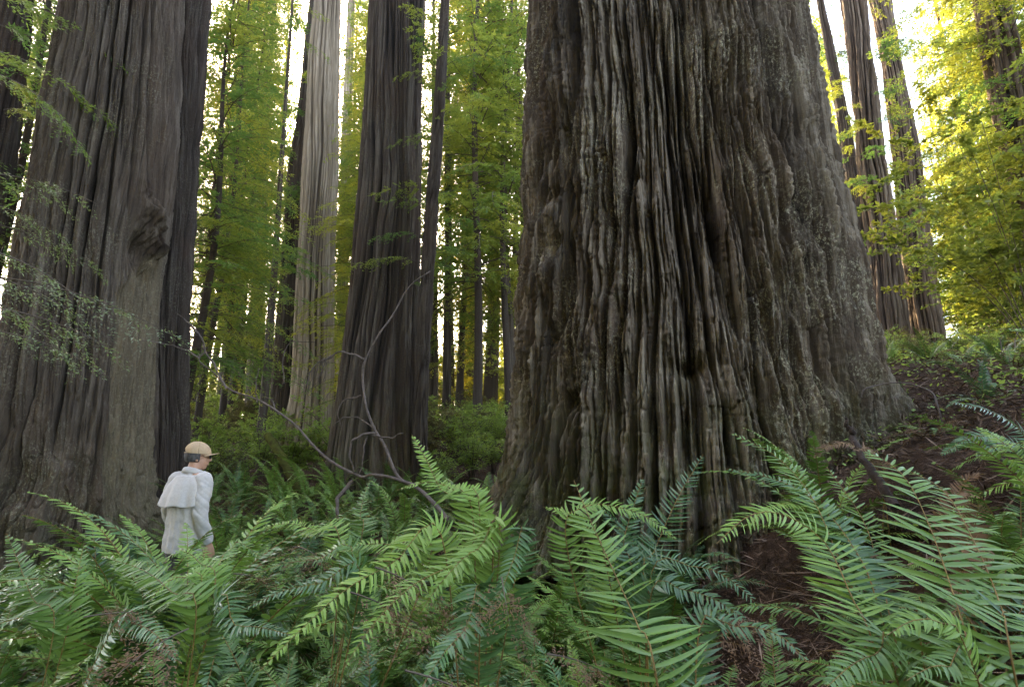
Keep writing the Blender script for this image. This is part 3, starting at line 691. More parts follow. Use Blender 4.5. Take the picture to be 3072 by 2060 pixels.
while tries < 5000 and nfern < 200:
    tries += 1
    y = 1.75 + 6.5 * rnd.random() ** 1.25; x = rnd.uniform(-1.05 * y - .5, 1.05 * y + .5)
    px, py = pix(x, y, gzf(x, y) + .5)
    gap = .36 if y < 5 else .52
    soil = ((px - 2330) / 330) ** 2 + ((y - 4.0) / 1.3) ** 2 < 1 or (px > 2450 and y > 3.0)
    if px > 2480 and y > 2.7: continue
    if soil and rnd.random() < .97: continue
    if px > 2150 and y < 2.6 and rnd.random() < (.5 if px < 2450 else 1.1): continue
    # the man is seen down to his hand between the ferns
    hmax = 1.15
    if abs(px - 575) < 130 and y < MAN[1]: hmax = (P(575, 1590, y)[2] - gzf(x, y)) / .92
    if y < 1.2: continue
    if not fern_ok(x, y, gap): continue
    FERNS.append((x, y))
    r = rnd.random()
    look = 'green' if r < .42 else 'teal' if r < .62 else 'bright' if r < .84 else 'brown'
    if px < 260 and r < .35: look = 'brown'
    k = min(rnd.uniform(.82, 1.12), hmax) * (.9 if y < 2.4 else 1)
    if px < 430 and 3.2 < y < 5.2: k *= 1.15
    if k < .35: continue
    fern(x, y, k, look, rnd.randint(16, 21) if y < 6 else 13, nfern); nfern += 1
for px, d in ((470, 4.6), (540, 4.65), (600, 4.55), (670, 4.7), (440, 4.2), (520, 4.1), (610, 4.0), (700, 4.2), (560, 3.6), (650, 3.5)):
    x, y = (px - CX) / F * d, d
    fern(x, y, (P(px, 1600 if d < 4.5 else 1612, d)[2] - gzf(x, y)) / (.72 if d < 4.5 else .95), ('green', 'bright', 'teal')[nfern % 3], 19, nfern); nfern += 1
tries = 0
while tries < 1500 and nfern < 295:
    tries += 1
    d = rnd.uniform(5.0, 9.8); px = rnd.uniform(600, 1560); x = (px - CX) / F * d
    if not fern_ok(x, d, .45): continue
    FERNS.append((x, d)); r = rnd.random()
    fern(x, d, rnd.uniform(.7, 1.0), 'bright' if r < .4 else 'green' if r < .7 else 'brown', 12, nfern); nfern += 1
for px, d, k, lk in ((2600, 6.2, .5, 'green'), (2720, 5.6, .45, 'brown'), (2810, 6.8, .55, 'green'), (2920, 6.0, .5, 'brown'), (3010, 7.2, .6, 'teal'), (2690, 7.6, .5, 'bright'), (2860, 8.4, .6, 'green'), (3060, 5.4, .5, 'brown'), (2960, 4.6, .5, 'teal'), (2780, 4.4, .4, 'brown')):
    fern((px - CX) / F * d, d, k, lk, 12, nfern); nfern += 1
for px, d in ((560, 4.8), (625, 4.75)):
    x, y = (px - CX) / F * d, d
    fern(x, y, (P(px, 1612, d)[2] - gzf(x, y)) / .95, 'green', 18, nfern); nfern += 1
print('ferns', nfern)

def hero_fern(root, label, mat, fronds, group=None):
    """root (x, y); each frond: list of (px, py, depth) from its base to its tip, half width in pixels at mid depth"""
    o3 = np.array([root[0], root[1], gzf(*root) - .02])
    t = thing('sword_fern', o3, label, 'fern', group)
    for k, fr in enumerate(fronds):
        pts, wpx = fr[0], fr[1]; mt = fr[2] if len(fr) > 2 else mat
        rg = np.random.RandomState(hash(label) % 1000 + k if False else len(label) * 7 + k)
        w3 = [P(*p) for p in pts]
        base = o3 + np.array([.03 * math.cos(k * 2.4), .03 * math.sin(k * 2.4), 0])
        c = spline([base] + w3, 40) if len(fr) < 4 or fr[3] else spline(w3, 40)
        seg = np.linalg.norm(np.diff(c, axis=0), axis=1); ll = np.concatenate([[0], np.cumsum(seg)]); tot = ll[-1]
        st = (np.linalg.norm(w3[0] - base) / tot)
        u = np.linspace(0, 1, 34) * tot; c = np.stack([np.interp(u, ll, c[:, j]) for j in range(3)], -1)
        dm = float(np.mean([p[2] for p in pts])); hw = wpx / F * dm
        T = nrm(np.gradient(c, axis=0))
        up = nrm(np.array([0, -.55, .85]) + 0 * T); N = nrm(up - T * (T * up).sum(1, keepdims=True))
        vis = tot * (1 - min(st, .6))
        npair = int(min(110, max(22, vis / max(hw * (.125 if hw < .11 else .15), .008))))
        me = frond_mesh('frond', c - o3, N, hw, npair, [M[mt], M['rachis']], rg, stipe=min(st * .9, .5), droop=.22, gap=.025, stations=6, rad=.005, fwd=.25)
        link('frond', me, t)
    return t
def xy(px, d): return ((px - CX) / F * d, d)
hero_fern(xy(1420, 2.35), 'broad fresh green fern arching to the lower left in the centre foreground', 'fern_bright', [
    ([(1330, 1625, 2.35), (1180, 1690, 2.2), (1040, 1765, 2.1), (900, 1890, 1.95), (778, 2012, 1.85)], 78),
    ([(1480, 1640, 2.3), (1370, 1690, 2.2), (1239, 1754, 2.05), (1120, 1870, 1.9), (1031, 2005, 1.8)], 92),
    ([(1500, 1610, 2.3), (1440, 1645, 2.2), (1400, 1665, 2.1), (1320, 1750, 2.0), (1258, 1842, 1.95)], 84),
    ([(1440, 1800, 2.1), (1400, 1880, 1.95), (1330, 1960, 1.85), (1255, 2075, 1.75)], 95, 'fern_teal'),
    ([(1560, 1640, 2.3), (1540, 1680, 2.2), (1505, 1770, 2.1), (1466, 1850, 2.05)], 72, 'fern_teal'),
    ([(1420, 1560, 2.5), (1330, 1480, 2.6), (1280, 1380, 2.75), (1235, 1302, 2.9)], 62),
    ([(1440, 1560, 2.5), (1380, 1480, 2.6), (1290, 1445, 2.65), (1190, 1470, 2.6)], 56),
])
hero_fern(xy(2010, 1.55), 'tall lone frond with long spaced leaflets leaning left before the giant redwood', 'fern', [
    ([(1976, 2070, 1.55), (1915, 1880, 1.7), (1850, 1732, 1.85), (1780, 1580, 2.0), (1722, 1440, 2.15)], 165),
    ([(2090, 1960, 1.8), (2200, 1880, 1.8), (2330, 1900, 1.75), (2430, 1990, 1.65)], 85, 'fern_teal'),
])
hero_fern(xy(1890, 2.9), 'fern with upright ladder fronds and one bright drooping frond at the giant redwood foot', 'fern_teal', [
    ([(1930, 1740, 2.9), (1960, 1660, 3.0), (2030, 1500, 3.1), (2110, 1362, 3.2)], 78),
    ([(1700, 1640, 3.0), (1760, 1520, 3.0), (1850, 1520, 2.95), (1940, 1550, 2.9), (2036, 1625, 2.8)], 60, 'fern_bright'),
    ([(1900, 1740, 2.9), (1870, 1640, 3.0), (1900, 1520, 3.1), (1930, 1430, 3.2)], 60),
    ([(1950, 1740, 2.8), (2080, 1700, 2.75), (2180, 1730, 2.7), (2290, 1830, 2.6)], 70),
    ([(1950, 1800, 2.7), (2050, 1770, 2.6), (2150, 1800, 2.5), (2250, 1870, 2.4)], 70),
    ([(1820, 1700, 2.9), (1780, 1600, 3.0), (1700, 1540, 3.1), (1630, 1520, 3.15)], 58, 'fern_bright'),
])
hero_fern(xy(2960, 1.5), 'biggest fern at the right edge with long fronds swept up to the left', 'fern', [
    ([(2950, 2075, 1.5), (2880, 1840, 1.65), (2784, 1565, 1.9), (2705, 1420, 2.1), (2590, 1345, 2.25)], 185),
    ([(3040, 2000, 1.5), (3010, 1840, 1.65), (2930, 1640, 1.85), (2830, 1470, 2.1), (2700, 1400, 2.3)], 150),
    ([(2920, 2000, 1.5), (2820, 1870, 1.5), (2740, 1860, 1.5), (2660, 1905, 1.45)], 100, 'fern_bright'),
    ([(2930, 2040, 1.5), (2850, 2000, 1.45), (2790, 2000, 1.42), (2720, 2040, 1.4)], 100),
    ([(3010, 1960, 1.6), (3060, 1840, 1.7), (3090, 1740, 1.8)], 130, 'fern_teal'),
])
hero_fern(xy(2690, 1.7), 'windswept fern arching left over the dark needle litter', 'fern', [
    ([(2650, 2040, 1.7), (2590, 1850, 1.85), (2515, 1669, 2.0), (2435, 1490, 2.15), (2330, 1370, 2.3), (2185, 1295, 2.4)], 110),
    ([(2640, 2000, 1.7), (2560, 1800, 1.8), (2470, 1620, 1.95), (2340, 1540, 1.95), (2245, 1548, 1.9), (2150, 1630, 1.8)], 120, 'fern_bright'),
    ([(2660, 1900, 1.8), (2560, 1640, 2.0), (2430, 1490, 2.2), (2300, 1430, 2.35), (2172, 1405, 2.45)], 75, 'fern_teal'),
    ([(2700, 1980, 1.7), (2650, 1760, 1.9), (2590, 1560, 2.1), (2480, 1400, 2.3)], 100),
    ([(2680, 1990, 1.6), (2640, 1960, 1.55), (2560, 1990, 1.5), (2480, 2060, 1.4)], 110),
])
hero_fern(xy(3110, 3.4), 'dark glossy fern spreading over leaf litter at the right edge below the hill trees', 'fern_teal', [
    ([(3120, 1400, 3.4), (3060, 1290, 3.4), (2960, 1230, 3.4), (2845, 1205, 3.4)], 60),
    ([(3130, 1420, 3.3), (3030, 1325, 3.3), (2920, 1310, 3.3), (2821, 1365, 3.3)], 52),
    ([(3130, 1420, 3.3), (3070, 1350, 3.2), (3000, 1330, 3.2), (2930, 1370, 3.1)], 50),
])
hero_fern(xy(225, 2.6), 'tall ladder frond fern standing in the left foreground', 'fern', [
    ([(189, 1940, 2.5), (205, 1850, 2.55), (228, 1740, 2.6), (252, 1628, 2.7)], 72),
    ([(160, 1900, 2.5), (100, 1800, 2.6), (60, 1700, 2.7), (20, 1600, 2.8)], 66),
    ([(330, 1900, 2.4), (400, 1870, 2.35), (470, 1905, 2.25), (540, 1990, 2.15)], 60, 'fern_teal'),
])
hero_fern(xy(610, 2.5), 'fern with a long yellow stalked frond leaning left below the man', 'fern_bright', [
    ([(588, 1855, 2.4), (520, 1780, 2.5), (430, 1710, 2.65), (304, 1668, 2.8)], 70, 'fern'),
    ([(640, 1800, 2.5), (600, 1690, 2.6), (540, 1650, 2.65), (490, 1690, 2.6)], 52),
    ([(650, 1820, 2.4), (700, 1872, 2.3), (780, 1880, 2.25), (880, 1905, 2.2)], 66, 'fern_teal'),
    ([(640, 1760, 2.6), (690, 1650, 2.8), (720, 1625, 2.85), (790, 1680, 2.8)], 48, 'fern'),
    ([(600, 1790, 2.5), (560, 1730, 2.5), (500, 1745, 2.45), (450, 1800, 2.4)], 50),
])
hero_fern(xy(1010, 2.7), 'wide fern with level fronds below the fallen forked branch', 'fern', [
    ([(1290, 1680, 2.55), (1180, 1635, 2.7), (1080, 1635, 2.75), (960, 1680, 2.7)], 66, 'fern_bright'),
    ([(1080, 1740, 2.5), (960, 1750, 2.4), (850, 1770, 2.35), (724, 1830, 2.25)], 60, 'fern_teal'),
    ([(1060, 1690, 2.6), (950, 1680, 2.6), (850, 1690, 2.55), (750, 1730, 2.5)], 50),
    ([(1020, 1650, 2.8), (940, 1590, 3.0), (850, 1570, 3.1), (740, 1600, 3.1)], 46, 'fern_bright'),
    ([(1080, 1640, 2.8), (1080, 1560, 3.0), (1090, 1490, 3.2), (1110, 1440, 3.3)], 48),
])
hero_fern(xy(2880, 2.6), 'withered copper brown fern hanging on the right hillside', 'fern_dead', [
    ([(2870, 1700, 2.6), (2850, 1560, 2.6), (2900, 1440, 2.6), (2960, 1420, 2.55)], 62),
    ([(2890, 1720, 2.6), (2930, 1560, 2.5), (2930, 1480, 2.45), (2870, 1500, 2.4)], 55),
    ([(2880, 1800, 2.5), (2920, 1640, 2.4), (2950, 1640, 2.35), (2960, 1720, 2.3)], 60),
])
hero_fern(xy(2600, 3.6), 'curled dead fern at the right foot of the giant redwood', 'fern_dead', [
    ([(2640, 1430, 3.6), (2570, 1340, 3.6), (2490, 1335, 3.6), (2440, 1375, 3.5)], 34),
    ([(2650, 1420, 3.6), (2610, 1350, 3.6), (2560, 1350, 3.5)], 34),
])

# ------------------------------------------------------------------ shrubs
def bush_mesh(seed, H, nleaf, lL, lW, mat, spread=.75):
    rg = np.random.RandomState(seed); mb = MB(); mt = MB()
    ns = 14
    tips = []
    for k in range(ns):
        az = rg.uniform(0, 6.28); out = rg.uniform(.1, spread) * H; h = H * rg.uniform(.55, 1.05)
        c = spline([(0, 0, -.1), (out * .3 * math.sin(az), out * .3 * math.cos(az), h * .5), (out * math.sin(az), out * math.cos(az), h)], 8)
        mt.tube(c, np.linspace(.010, .003, 8), 4, 0, False)
        for _ in range(9):
            s = rg.randint(3, 8); a2 = rg.uniform(0, 6.28); l = H * rg.uniform(.15, .38)
            e = c[s] + l * np.array([math.sin(a2), math.cos(a2), rg.uniform(-.25, .5)])
            mid = (c[s] + e) / 2 + np.array([0, 0, .08 * l]); tw = spline([c[s], mid, e], 5); mt.tube(tw, .0025, 3, 0, False); tips.append(tw)
    tw = np.array(tips); idx = rg.randint(0, len(tw), nleaf); t = rg.uniform(.1, 1, nleaf) * 3.999; i = t.astype(int); f = (t - i)[:, None]
    p = tw[idx, i] * (1 - f) + tw[idx, i + 1] * f + rg.normal(0, .02, (nleaf, 3))
    T = nrm(rg.normal(0, 1, (nleaf, 3)) * np.array([1, 1, .45])); up = nrm(np.array([0, 0, 1]) + rg.normal(0, .45, (nleaf, 3))); B = nrm(np.cross(up, T))
    V, Q = leaves_mesh(p, T, B, lL * rg.uniform(.6, 1.3, nleaf), lW * rg.uniform(.7, 1.2, nleaf))
    mb.add(V, Q, 0, np.repeat(rg.uniform(0, 1, nleaf) ** 2 * .8, 4))
    return mb.build('foliage', [mat], False), mt.build('stems', [M['twig']])
BUSH = [bush_mesh(500 + i, 1.25, 5200, .060, .032, M['shrub' if i < 3 else 'shrub_dry']) for i in range(5)]
BUSHN = [bush_mesh(510 + i, .9, 2600, .045, .028, M['shrub' if i < 2 else 'shrub_dry']) for i in range(3)]
BUSHES = []
nb = 0
def bush(x, y, k, near=False):
    global nb
    if any(math.hypot(x - a, y - b) < r + .25 for a, b, r in OCC): return
    g = gzf(x, y); px, _ = pix(x, y, g + .5)
    ds = 'near ' if y < 10 else 'farther ' if y < 16 else 'distant '
    j = rnd.randrange(3 if near else 5); dry = (near and j == 2) or (not near and j > 2)
    lab = ds + ('dry leaved' if dry else 'dense green') + ' berry bush ' + landmark(float(px))
    t = thing('huckleberry_bush', (x, y, g), lab, 'bush', lab.replace('bush', 'bushes'))
    f, s = (BUSHN if near else BUSH)[j]
    link('foliage', f, t); link('stems', s, t)
    t.rotation_euler = (0, 0, rnd.uniform(0, 6.28)); t.scale = (k, k, k * rnd.uniform(.8, 1.15)); nb += 1
tries = 0
while nb < 130 and tries < 4000:
    tries += 1
    y = 7.5 + 20 * rnd.random() ** 1.2; px = rnd.uniform(-100, 3200)
    if 1580 < px < 2500 and y > 5: continue
    x = (px - CX) / F * y
    if px < 1600 and y < 10: continue
    if px > 2500 and y < 10 and rnd.random() < .5: continue
    if any(math.hypot(x - a, y - b) < .9 for a, b in BUSHES): continue
    BUSHES.append((x, y)); bush(x, y, rnd.uniform(.7, 1.25) * (.55 if px > 2500 else 1), y < 11)
for px, d, k in ((640, 10.4, .8), (860, 11.8, .8), (1330, 11.0, .9), (1420, 11.6, 1.0), (1480, 12.6, 1.1), (1380, 13.5, 1.3), (1450, 15, 1.4), (720, 11, 1.0), (800, 12, 1.1), (2700, 8.5, .5), (2800, 8, .45), (2900, 9, .5), (3000, 8, .5), (2780, 11, .6), (2650, 10, .55)):
    bush(*xy(px, d), k, True)
print('bushes', nb)

LEAFY = [bush_mesh(530 + i, 4.6, 13000, .11, .055, M['maple'], .6) for i in range(3)]
for i, (px, d, k) in enumerate(((3090, 13.5, .6), (3180, 12, .8), (3190, 14, 1.1), (3060, 20, 1.0), (3110, 24, 1.3), (2960, 26, .7), (2780, 26, .8), (2690, 25, .8), (3160, 11, 1.2), (2960, 23, 1.6), (3090, 20, 1.8), (2620, 27, 1.2))):
    x, y = xy(px, d)
    if any(math.hypot(x - a, y - b) < r + .5 for a, b, r in OCC): continue
    lab = ('near ' if d < 14 else 'farther ' if d < 22 else 'distant ') + 'tall yellow-green leafy bush ' + landmark(px)
    t = thing('leafy_bush', (x, y, gzf(x, y)), lab, 'bush', lab.replace('bush', 'bushes')); t.scale = (k, k, k); t.rotation_euler = (0, 0, i * 1.7)
    f, st = LEAFY[i % 3]; link('foliage', f, t); link('stems', st, t)
n_ = 0
for px in list(range(-120, 1640, 44)) + list(range(2350, 3250, 60)):
    d = rnd.uniform(40, 88); p = px + rnd.uniform(-20, 20); x, y = xy(p, d); k = rnd.uniform(1.2, 2.1) * (d / 60) ** .4
    if any(math.hypot(x - a, y - b) < r + 1 for a, b, r in OCC): continue
    lab = 'far sunlit yellow-green thicket ' + landmark(p)
    t = thing('leafy_bush', (x, y, gzf(x, y) - .3), lab, 'bush', lab); t.scale = (k * 1.3, k * 1.3, k); t.rotation_euler = (0, 0, px * .37)
    f, st = LEAFY[n_ % 3]; link('foliage', f, t); link('stems', st, t); n_ += 1
# brown sprigs dropped on the ferns
SPRIG = [bough_mesh(340 + i, .30, .016, .006, M['fern_dead'], .05, .2, 2.2, .006) for i in range(3)]
for i, (px, py, d, k, az, wh) in enumerate(((565, 1885, 2.1, 1, 200, 'on a frond at the bottom left'), (1125, 1700, 2.15, 1.0, 100, 'on the bright ferns below the forked branch'), (1050, 1775, 2.05, .9, 80, 'on a bright frond in the centre foreground'),
                                           (1505, 1730, 2.05, .8, 170, 'on a drooping bluish frond left of the giant redwood foot'), (1640, 1960, 1.7, 1.0, 60, 'on the bottom edge ferns below the giant redwood'), (1215, 2010, 1.7, 1.0, 70, 'on the bottom edge ferns left of the tall lone frond'),
                                           (250, 1850, 2.2, .9, 30, 'on the ferns below the burled redwood'), (880, 1640, 2.7, .9, 140, 'on the ferns right of the man'), (2060, 1840, 2.4, .9, 120, 'on the level fronds right of the tall lone frond'), (700, 1720, 2.5, .8, 20, 'on the ferns below the man'))):
    o = link('dry_leaf_sprig', SPRIG[i % 3], loc=P(px, py, d)); tag(o, 'small rusty brown needle sprig ' + wh, 'twig', 'dry needle sprigs dropped on the ferns')
    o.rotation_euler = (rnd.uniform(-.4, .1), rnd.uniform(-.5, .5), R(-az)); o.scale = (k, k, k)

# ------------------------------------------------------------------ loose stuff on the floor
def scatter_cover(name, n, ylo, yhi, lL, lW, mat, seed, keep, lift=.03, flat=.3, kind='stuff'):
    rg = np.random.RandomState(seed)
    y = ylo + (yhi - ylo) * rg.rand(n) ** 1.3; x = rg.uniform(-1.1, 1.1, n) * y
    z = gz(x, y); px, py = pix(x, y, z); m = keep(px, x, y, rg); x, y, z = x[m], y[m], z[m]; n = len(x)
    p = np.stack([x, y, z + rg.uniform(.01, 1, n) ** 2 * lift + .045], -1)
    up = nrm(np.array([0, 0, 1]) + rg.normal(0, flat, (n, 3))); T = nrm(np.cross(up, rg.normal(0, 1, (n, 3)))); B = np.cross(up, T)
    V, Q = leaves_mesh(p, T, B, lL * rg.uniform(.5, 1.5, n), lW * rg.uniform(.6, 1.3, n))
    mb = MB(); mb.add(V, Q, 0, np.repeat(rg.uniform(0, 1, n) ** 2, 4))
    o = link(name, mb.build(name, [mat], False)); tag(o, kind=kind)
everywhere = lambda px, x, y, rg: np.ones(len(x), bool)
M['litter'] = leaf_mat('needle_litter', ((.055, .034, .023), (.12, .075, .050)), (.03, .02, .01), .1, .9, .15, 1.5, tintcol=(.22, .15, .11))
scatter_cover('leaf_litter', 70000, 1.5, 12, .085, .010, M['litter'], 601, everywhere, .08, .5)
M['sticks'] = leaf_mat('stick_litter', ((.085, .050, .032), (.20, .135, .095)), (.03, .02, .01), .05, .85, .2, 1.5, tintcol=(.34, .25, .19))
scatter_cover('twig_litter', 9000, 1.8, 11, .22, .014, M['sticks'], 603, lambda px, x, y, rg: px > 1500, .08, .25)
scatter_cover('slope_cover', 9000, 4.2, 12, .050, .036, M['shrub'], 604, lambda px, x, y, rg: (px > 2450) & (pn(x * 1.1, y * 1.1, 44) + rg.normal(0, .2, len(x)) > .0), .22, .45)
scatter_cover('ground_cover', 26000, 3, 14, .035, .028, M['shrub'], 602, lambda px, x, y, rg: (pn(x * .9, y * .9, 40) + rg.normal(0, .25, len(x)) > .05) & ~((abs(px - 2350) < 250) & (y < 5)), .16, .35)

# ------------------------------------------------------------------ fallen branches, snag
M['dark_wood'] = plain_mat('rotting_wood', (.016, .010, .008), (.045, .030, .024), 18, rough=.9, bs=.8, bd=.02)
def limb(mb, pts, r0, r1, n=40, seed=1, k=8):
    rg = np.random.RandomState(seed); c = spline([P(*p) for p in pts], n)
    c = c + np.stack([pn(np.linspace(0, 5, n), np.full(n, seed + .3), 90 + i) * .014 for i in range(3)], -1)
    mb.tube(c, np.linspace(r0, r1, n) * (1 + .12 * pn(np.linspace(0, 11, n), np.full(n, .5), seed)), k, 0)
def dead_branch(label, base, limbs, mat='deadwood', name='fallen_branch', cat='branch'):
    mb = MB()
    for i, (pts, a, b) in enumerate(limbs): limb(mb, pts, a, b, 40 if len(pts) > 3 else 16, i + 1)
    me = mb.build(name, [M[mat]]); o3 = P(*base); co = np.empty(len(me.vertices) * 3, np.float32); me.vertices.foreach_get('co', co)
    me.vertices.foreach_set('co', (co.reshape(-1, 3) - o3.astype(np.float32)).ravel()); me.update()
    return tag(link(name, me, loc=o3), label, cat)
dead_branch('long forked dead branch propped above the ferns before the dark furrowed redwood', (1345, 1550, 4.4), [
    ([(1345, 1555, 4.4), (1300, 1505, 4.5), (1250, 1460, 4.6), (1180, 1432, 4.7), (1110, 1424, 4.8), (1082, 1432, 4.85), (990, 1385, 5.0), (930, 1330, 5.1), (880, 1270, 5.2), (780, 1200, 5.4), (690, 1170, 5.5), (640, 1120, 5.6), (600, 1085, 5.6), (598, 1060, 5.6)], .017, .005),
    ([(598, 1075, 5.6), (560, 1050, 5.7), (500, 1030, 5.7), (420, 1022, 5.8)], .009, .004),
    ([(598, 1075, 5.6), (612, 1045, 5.6), (595, 1000, 5.6), (560, 965, 5.7), (532, 942, 5.7)], .009, .004),
    ([(680, 1165, 5.5), (640, 1090, 5.6), (608, 1040, 5.7), (620, 1032, 5.7)], .010, .005),
    ([(1250, 1460, 4.6), (1195, 1425, 4.7), (1150, 1330, 4.8), (1120, 1290, 4.85), (1095, 1210, 4.9), (1090, 1130, 5.0), (1095, 1080, 5.0), (1130, 1010, 5.0), (1180, 945, 5.05), (1230, 860, 5.1), (1290, 812, 5.1)], .014, .006),
    ([(1095, 1078, 5.0), (1050, 1062, 5.1), (1005, 1060, 5.2), (960, 1090, 5.2)], .010, .004),
    ([(1060, 1440, 4.85), (1020, 1480, 4.8), (1010, 1520, 4.75), (1010, 1560, 4.7)], .016, .012),
    ([(1130, 1300, 4.85), (1075, 1310, 4.8), (1050, 1350, 4.8), (1062, 1420, 4.85)], .010, .007),
    ([(1120, 1300, 4.85), (1165, 1312, 4.8), (1210, 1300, 4.8)], .009, .004),
    ([(1100, 1308, 4.8), (1092, 1360, 4.8), (1080, 1420, 4.8)], .007, .004),
    ([(1085, 1185, 5.0), (1030, 1200, 5.0), (1015, 1240, 5.0), (1022, 1285, 5.0)], .008, .003),
    ([(1130, 1300, 4.9), (1085, 1258, 5.0), (1030, 1252, 5.0), (1000, 1275, 5.0)], .008, .003),
    ([(768, 1205, 5.4), (770, 1160, 5.4), (775, 1105, 5.4)], .008, .004),
    ([(838, 1245, 5.3), (810, 1200, 5.4), (775, 1182, 5.4)], .006, .003),
    ([(850, 1150, 5.4), (850, 1080, 5.4), (872, 1030, 5.4), (945, 1026, 5.4)], .006, .003),
])
dead_branch('leaning mossy snag between the man and the dark furrowed redwood', (880, 1425, 10.2), [([(905, 1478, 10.2), (860, 1400, 10.3), (835, 1355, 10.3), (802, 1303, 10.4)], .095, .070)], 'moss', 'mossy_snag', 'snag')
dead_branch('dark broken limb leaning below the right foot of the giant redwood', (2690, 1520, 3.3), [([(2690, 1520, 3.3), (2640, 1450, 3.4), (2590, 1380, 3.5), (2560, 1310, 3.7)], .030, .018), ([(2560, 1300, 3.7), (2545, 1280, 3.7), (2535, 1255, 3.7)], .02, .008)], 'dark_wood', 'broken_limb')
dead_branch('thin bare twig arching over leaf litter on the right hillside', (2830, 1320, 4.4), [([(2832, 1310, 4.4), (2815, 1220, 4.4), (2780, 1170, 4.5), (2680, 1150, 4.6), (2600, 1165, 4.6), (2585, 1190, 4.6)], .009, .004)], 'deadwood', 'bare_twig', 'twig')
dead_branch('dry needle tuft hanging from a thin stick before the pale tan redwood', (985, 1075, 5.15), [([(1005, 1062, 5.2), (960, 1085, 5.2), (930, 1120, 5.2), (918, 1160, 5.2)], .008, .004)] +
            [([(985 - 8 * i, 1070 + 6 * i, 5.2), (975 - 8 * i + (i * 37 % 19) - 9, 1110 + 7 * i, 5.2), (962 - 7 * i + (i * 53 % 31) - 15, 1160 + 5 * i, 5.2)], .004, .0015) for i in range(9)], 'deadwood', 'needle_tuft', 'twig')
dead_branch('dry brush of upright bare sticks at the right edge on the hill', (3040, 1190, 6.0), [([(3000 + 9 * i, 1195, 6.0), (2985 + 12 * i + (i * 31 % 17), 1130 - (i * 47 % 60), 6.1), (2965 + 14 * i + (i * 59 % 41), 1080 - (i * 67 % 90), 6.2)], .008, .003) for i in range(9)] + [([(3000, 1140, 5.9), (3030, 1165, 5.9), (3090, 1160, 5.9)], .02, .014)], 'deadwood', 'dry_brush', 'brush')

# ------------------------------------------------------------------ unseen wood added behind the camera, left open to one side to shape the light
rg = np.random.RandomState(77); mb = MB()
src = conifer_crown('wood', 900, 26, 4.5, 120, .34, .17, M['needles_far'], 1.0, .9, .4)
co = np.empty(len(src.vertices) * 3, np.float32); src.vertices.foreach_get('co', co); co = co.reshape(-1, 3)
lp = np.empty(len(src.loops), np.int32); src.loops.foreach_get('vertex_index', lp); mi_ = np.empty(len(src.polygons), np.int32); src.polygons.foreach_get('material_index', mi_)
qd = lp.reshape(-1, 4)
for k in range(30):
    az = R((158 + 110 * (k + .5) / 26 if k < 26 else 92 + 5 * (k - 26)) + rg.uniform(-3, 3)); dd = rg.uniform(9, 22)
    x, y = dd * math.sin(az) * 1.2, dd * math.cos(az); a = rg.uniform(0, 6.28); sc_ = rg.uniform(.8, 1.2)
    c2 = co * sc_; c2 = np.stack([c2[:, 0] * math.cos(a) - c2[:, 1] * math.sin(a) + x, c2[:, 0] * math.sin(a) + c2[:, 1] * math.cos(a) + y, c2[:, 2] + gzf(x, y)], -1)
    mb.V.append(c2); mb.Q.append(qd + mb.n); mb.M.append(mi_); mb.A.append(np.zeros(len(c2))); mb.n += len(c2)
tag(link('unseen_woods', mb.build('unseen_woods', [M['needles_far'], M['twig']], False)), kind='stuff')

# ------------------------------------------------------------------ the man
M['skin'] = plain_mat('skin', (.42, .22, .15), (.50, .28, .20), 30, rough=.55, spec=.4, bs=.15, bd=.003)
M['shirt'] = plain_mat('shirt_cotton', (.40, .375, .37), (.47, .445, .44), 60, rough=.9, spec=.15, bs=.2, bd=.002, sheen=.2)
M['cap'] = plain_mat('cap_canvas', (.40, .275, .175), (.47, .34, .23), 50, rough=.9, spec=.15, bs=.25, bd=.002)
M['hair'] = plain_mat('grey_hair', (.030, .028, .030), (.105, .100, .105), 60, (1, 1, .3), rough=.7, bs=.5, bd=.004)
M['trousers'] = plain_mat('trousers_cloth', (.13, .11, .125), (.17, .145, .16), 40, rough=.9, bs=.3, bd=.003)
M['black'] = plain_mat('dark_plastic', (.015, .015, .017), (.02, .02, .022), 10, rough=.3)

def ell(mb, c, r, rot=None, nu=20, nv=14, m=0):
    a = np.linspace(0, math.pi, nv)[:, None]; b = (np.arange(nu) * 2 * math.pi / nu)[None]
    G = np.stack([np.sin(a) * np.cos(b) * r[0], np.sin(a) * np.sin(b) * r[1], np.cos(a) * r[2] + 0 * b], -1)
    if rot is not None: G = G @ np.array(rot.to_matrix()).T
    mb.grid(G + np.array(c), True, m)
def fuse(name, mb, mats, voxel, smooth_it=4, wrinkle=None, fac=.5):
    me = mb.build(name, mats); o = link(name + '_raw', me)
    r = o.modifiers.new('r', 'REMESH'); r.mode = 'VOXEL'; r.voxel_size = voxel
    s = o.modifiers.new('s', 'SMOOTH'); s.iterations = smooth_it; s.factor = fac
    dg = bpy.context.evaluated_depsgraph_get(); ev = o.evaluated_get(dg)
    out = bpy.data.meshes.new_from_object(ev); out.name = name
    bpy.data.objects.remove(o); bpy.data.meshes.remove(me)
    out.materials.clear()
    for m in mats: out.materials.append(m)
    n = len(out.vertices); co = np.empty(n * 3, np.float32); out.vertices.foreach_get('co', co); co = co.reshape(-1, 3)
    if wrinkle is not None:
        no = np.empty(n * 3, np.float32); out.vertices.foreach_get('normal', no); no = no.reshape(-1, 3)
        out.vertices.foreach_set('co', (co + no * wrinkle(co)[:, None]).astype(np.float32).ravel())
    out.polygons.foreach_set('use_smooth', np.ones(len(out.polygons), bool)); out.update()
    return out
HEADC = np.array([0, .035, 1.632]); HYAW = R(-38)
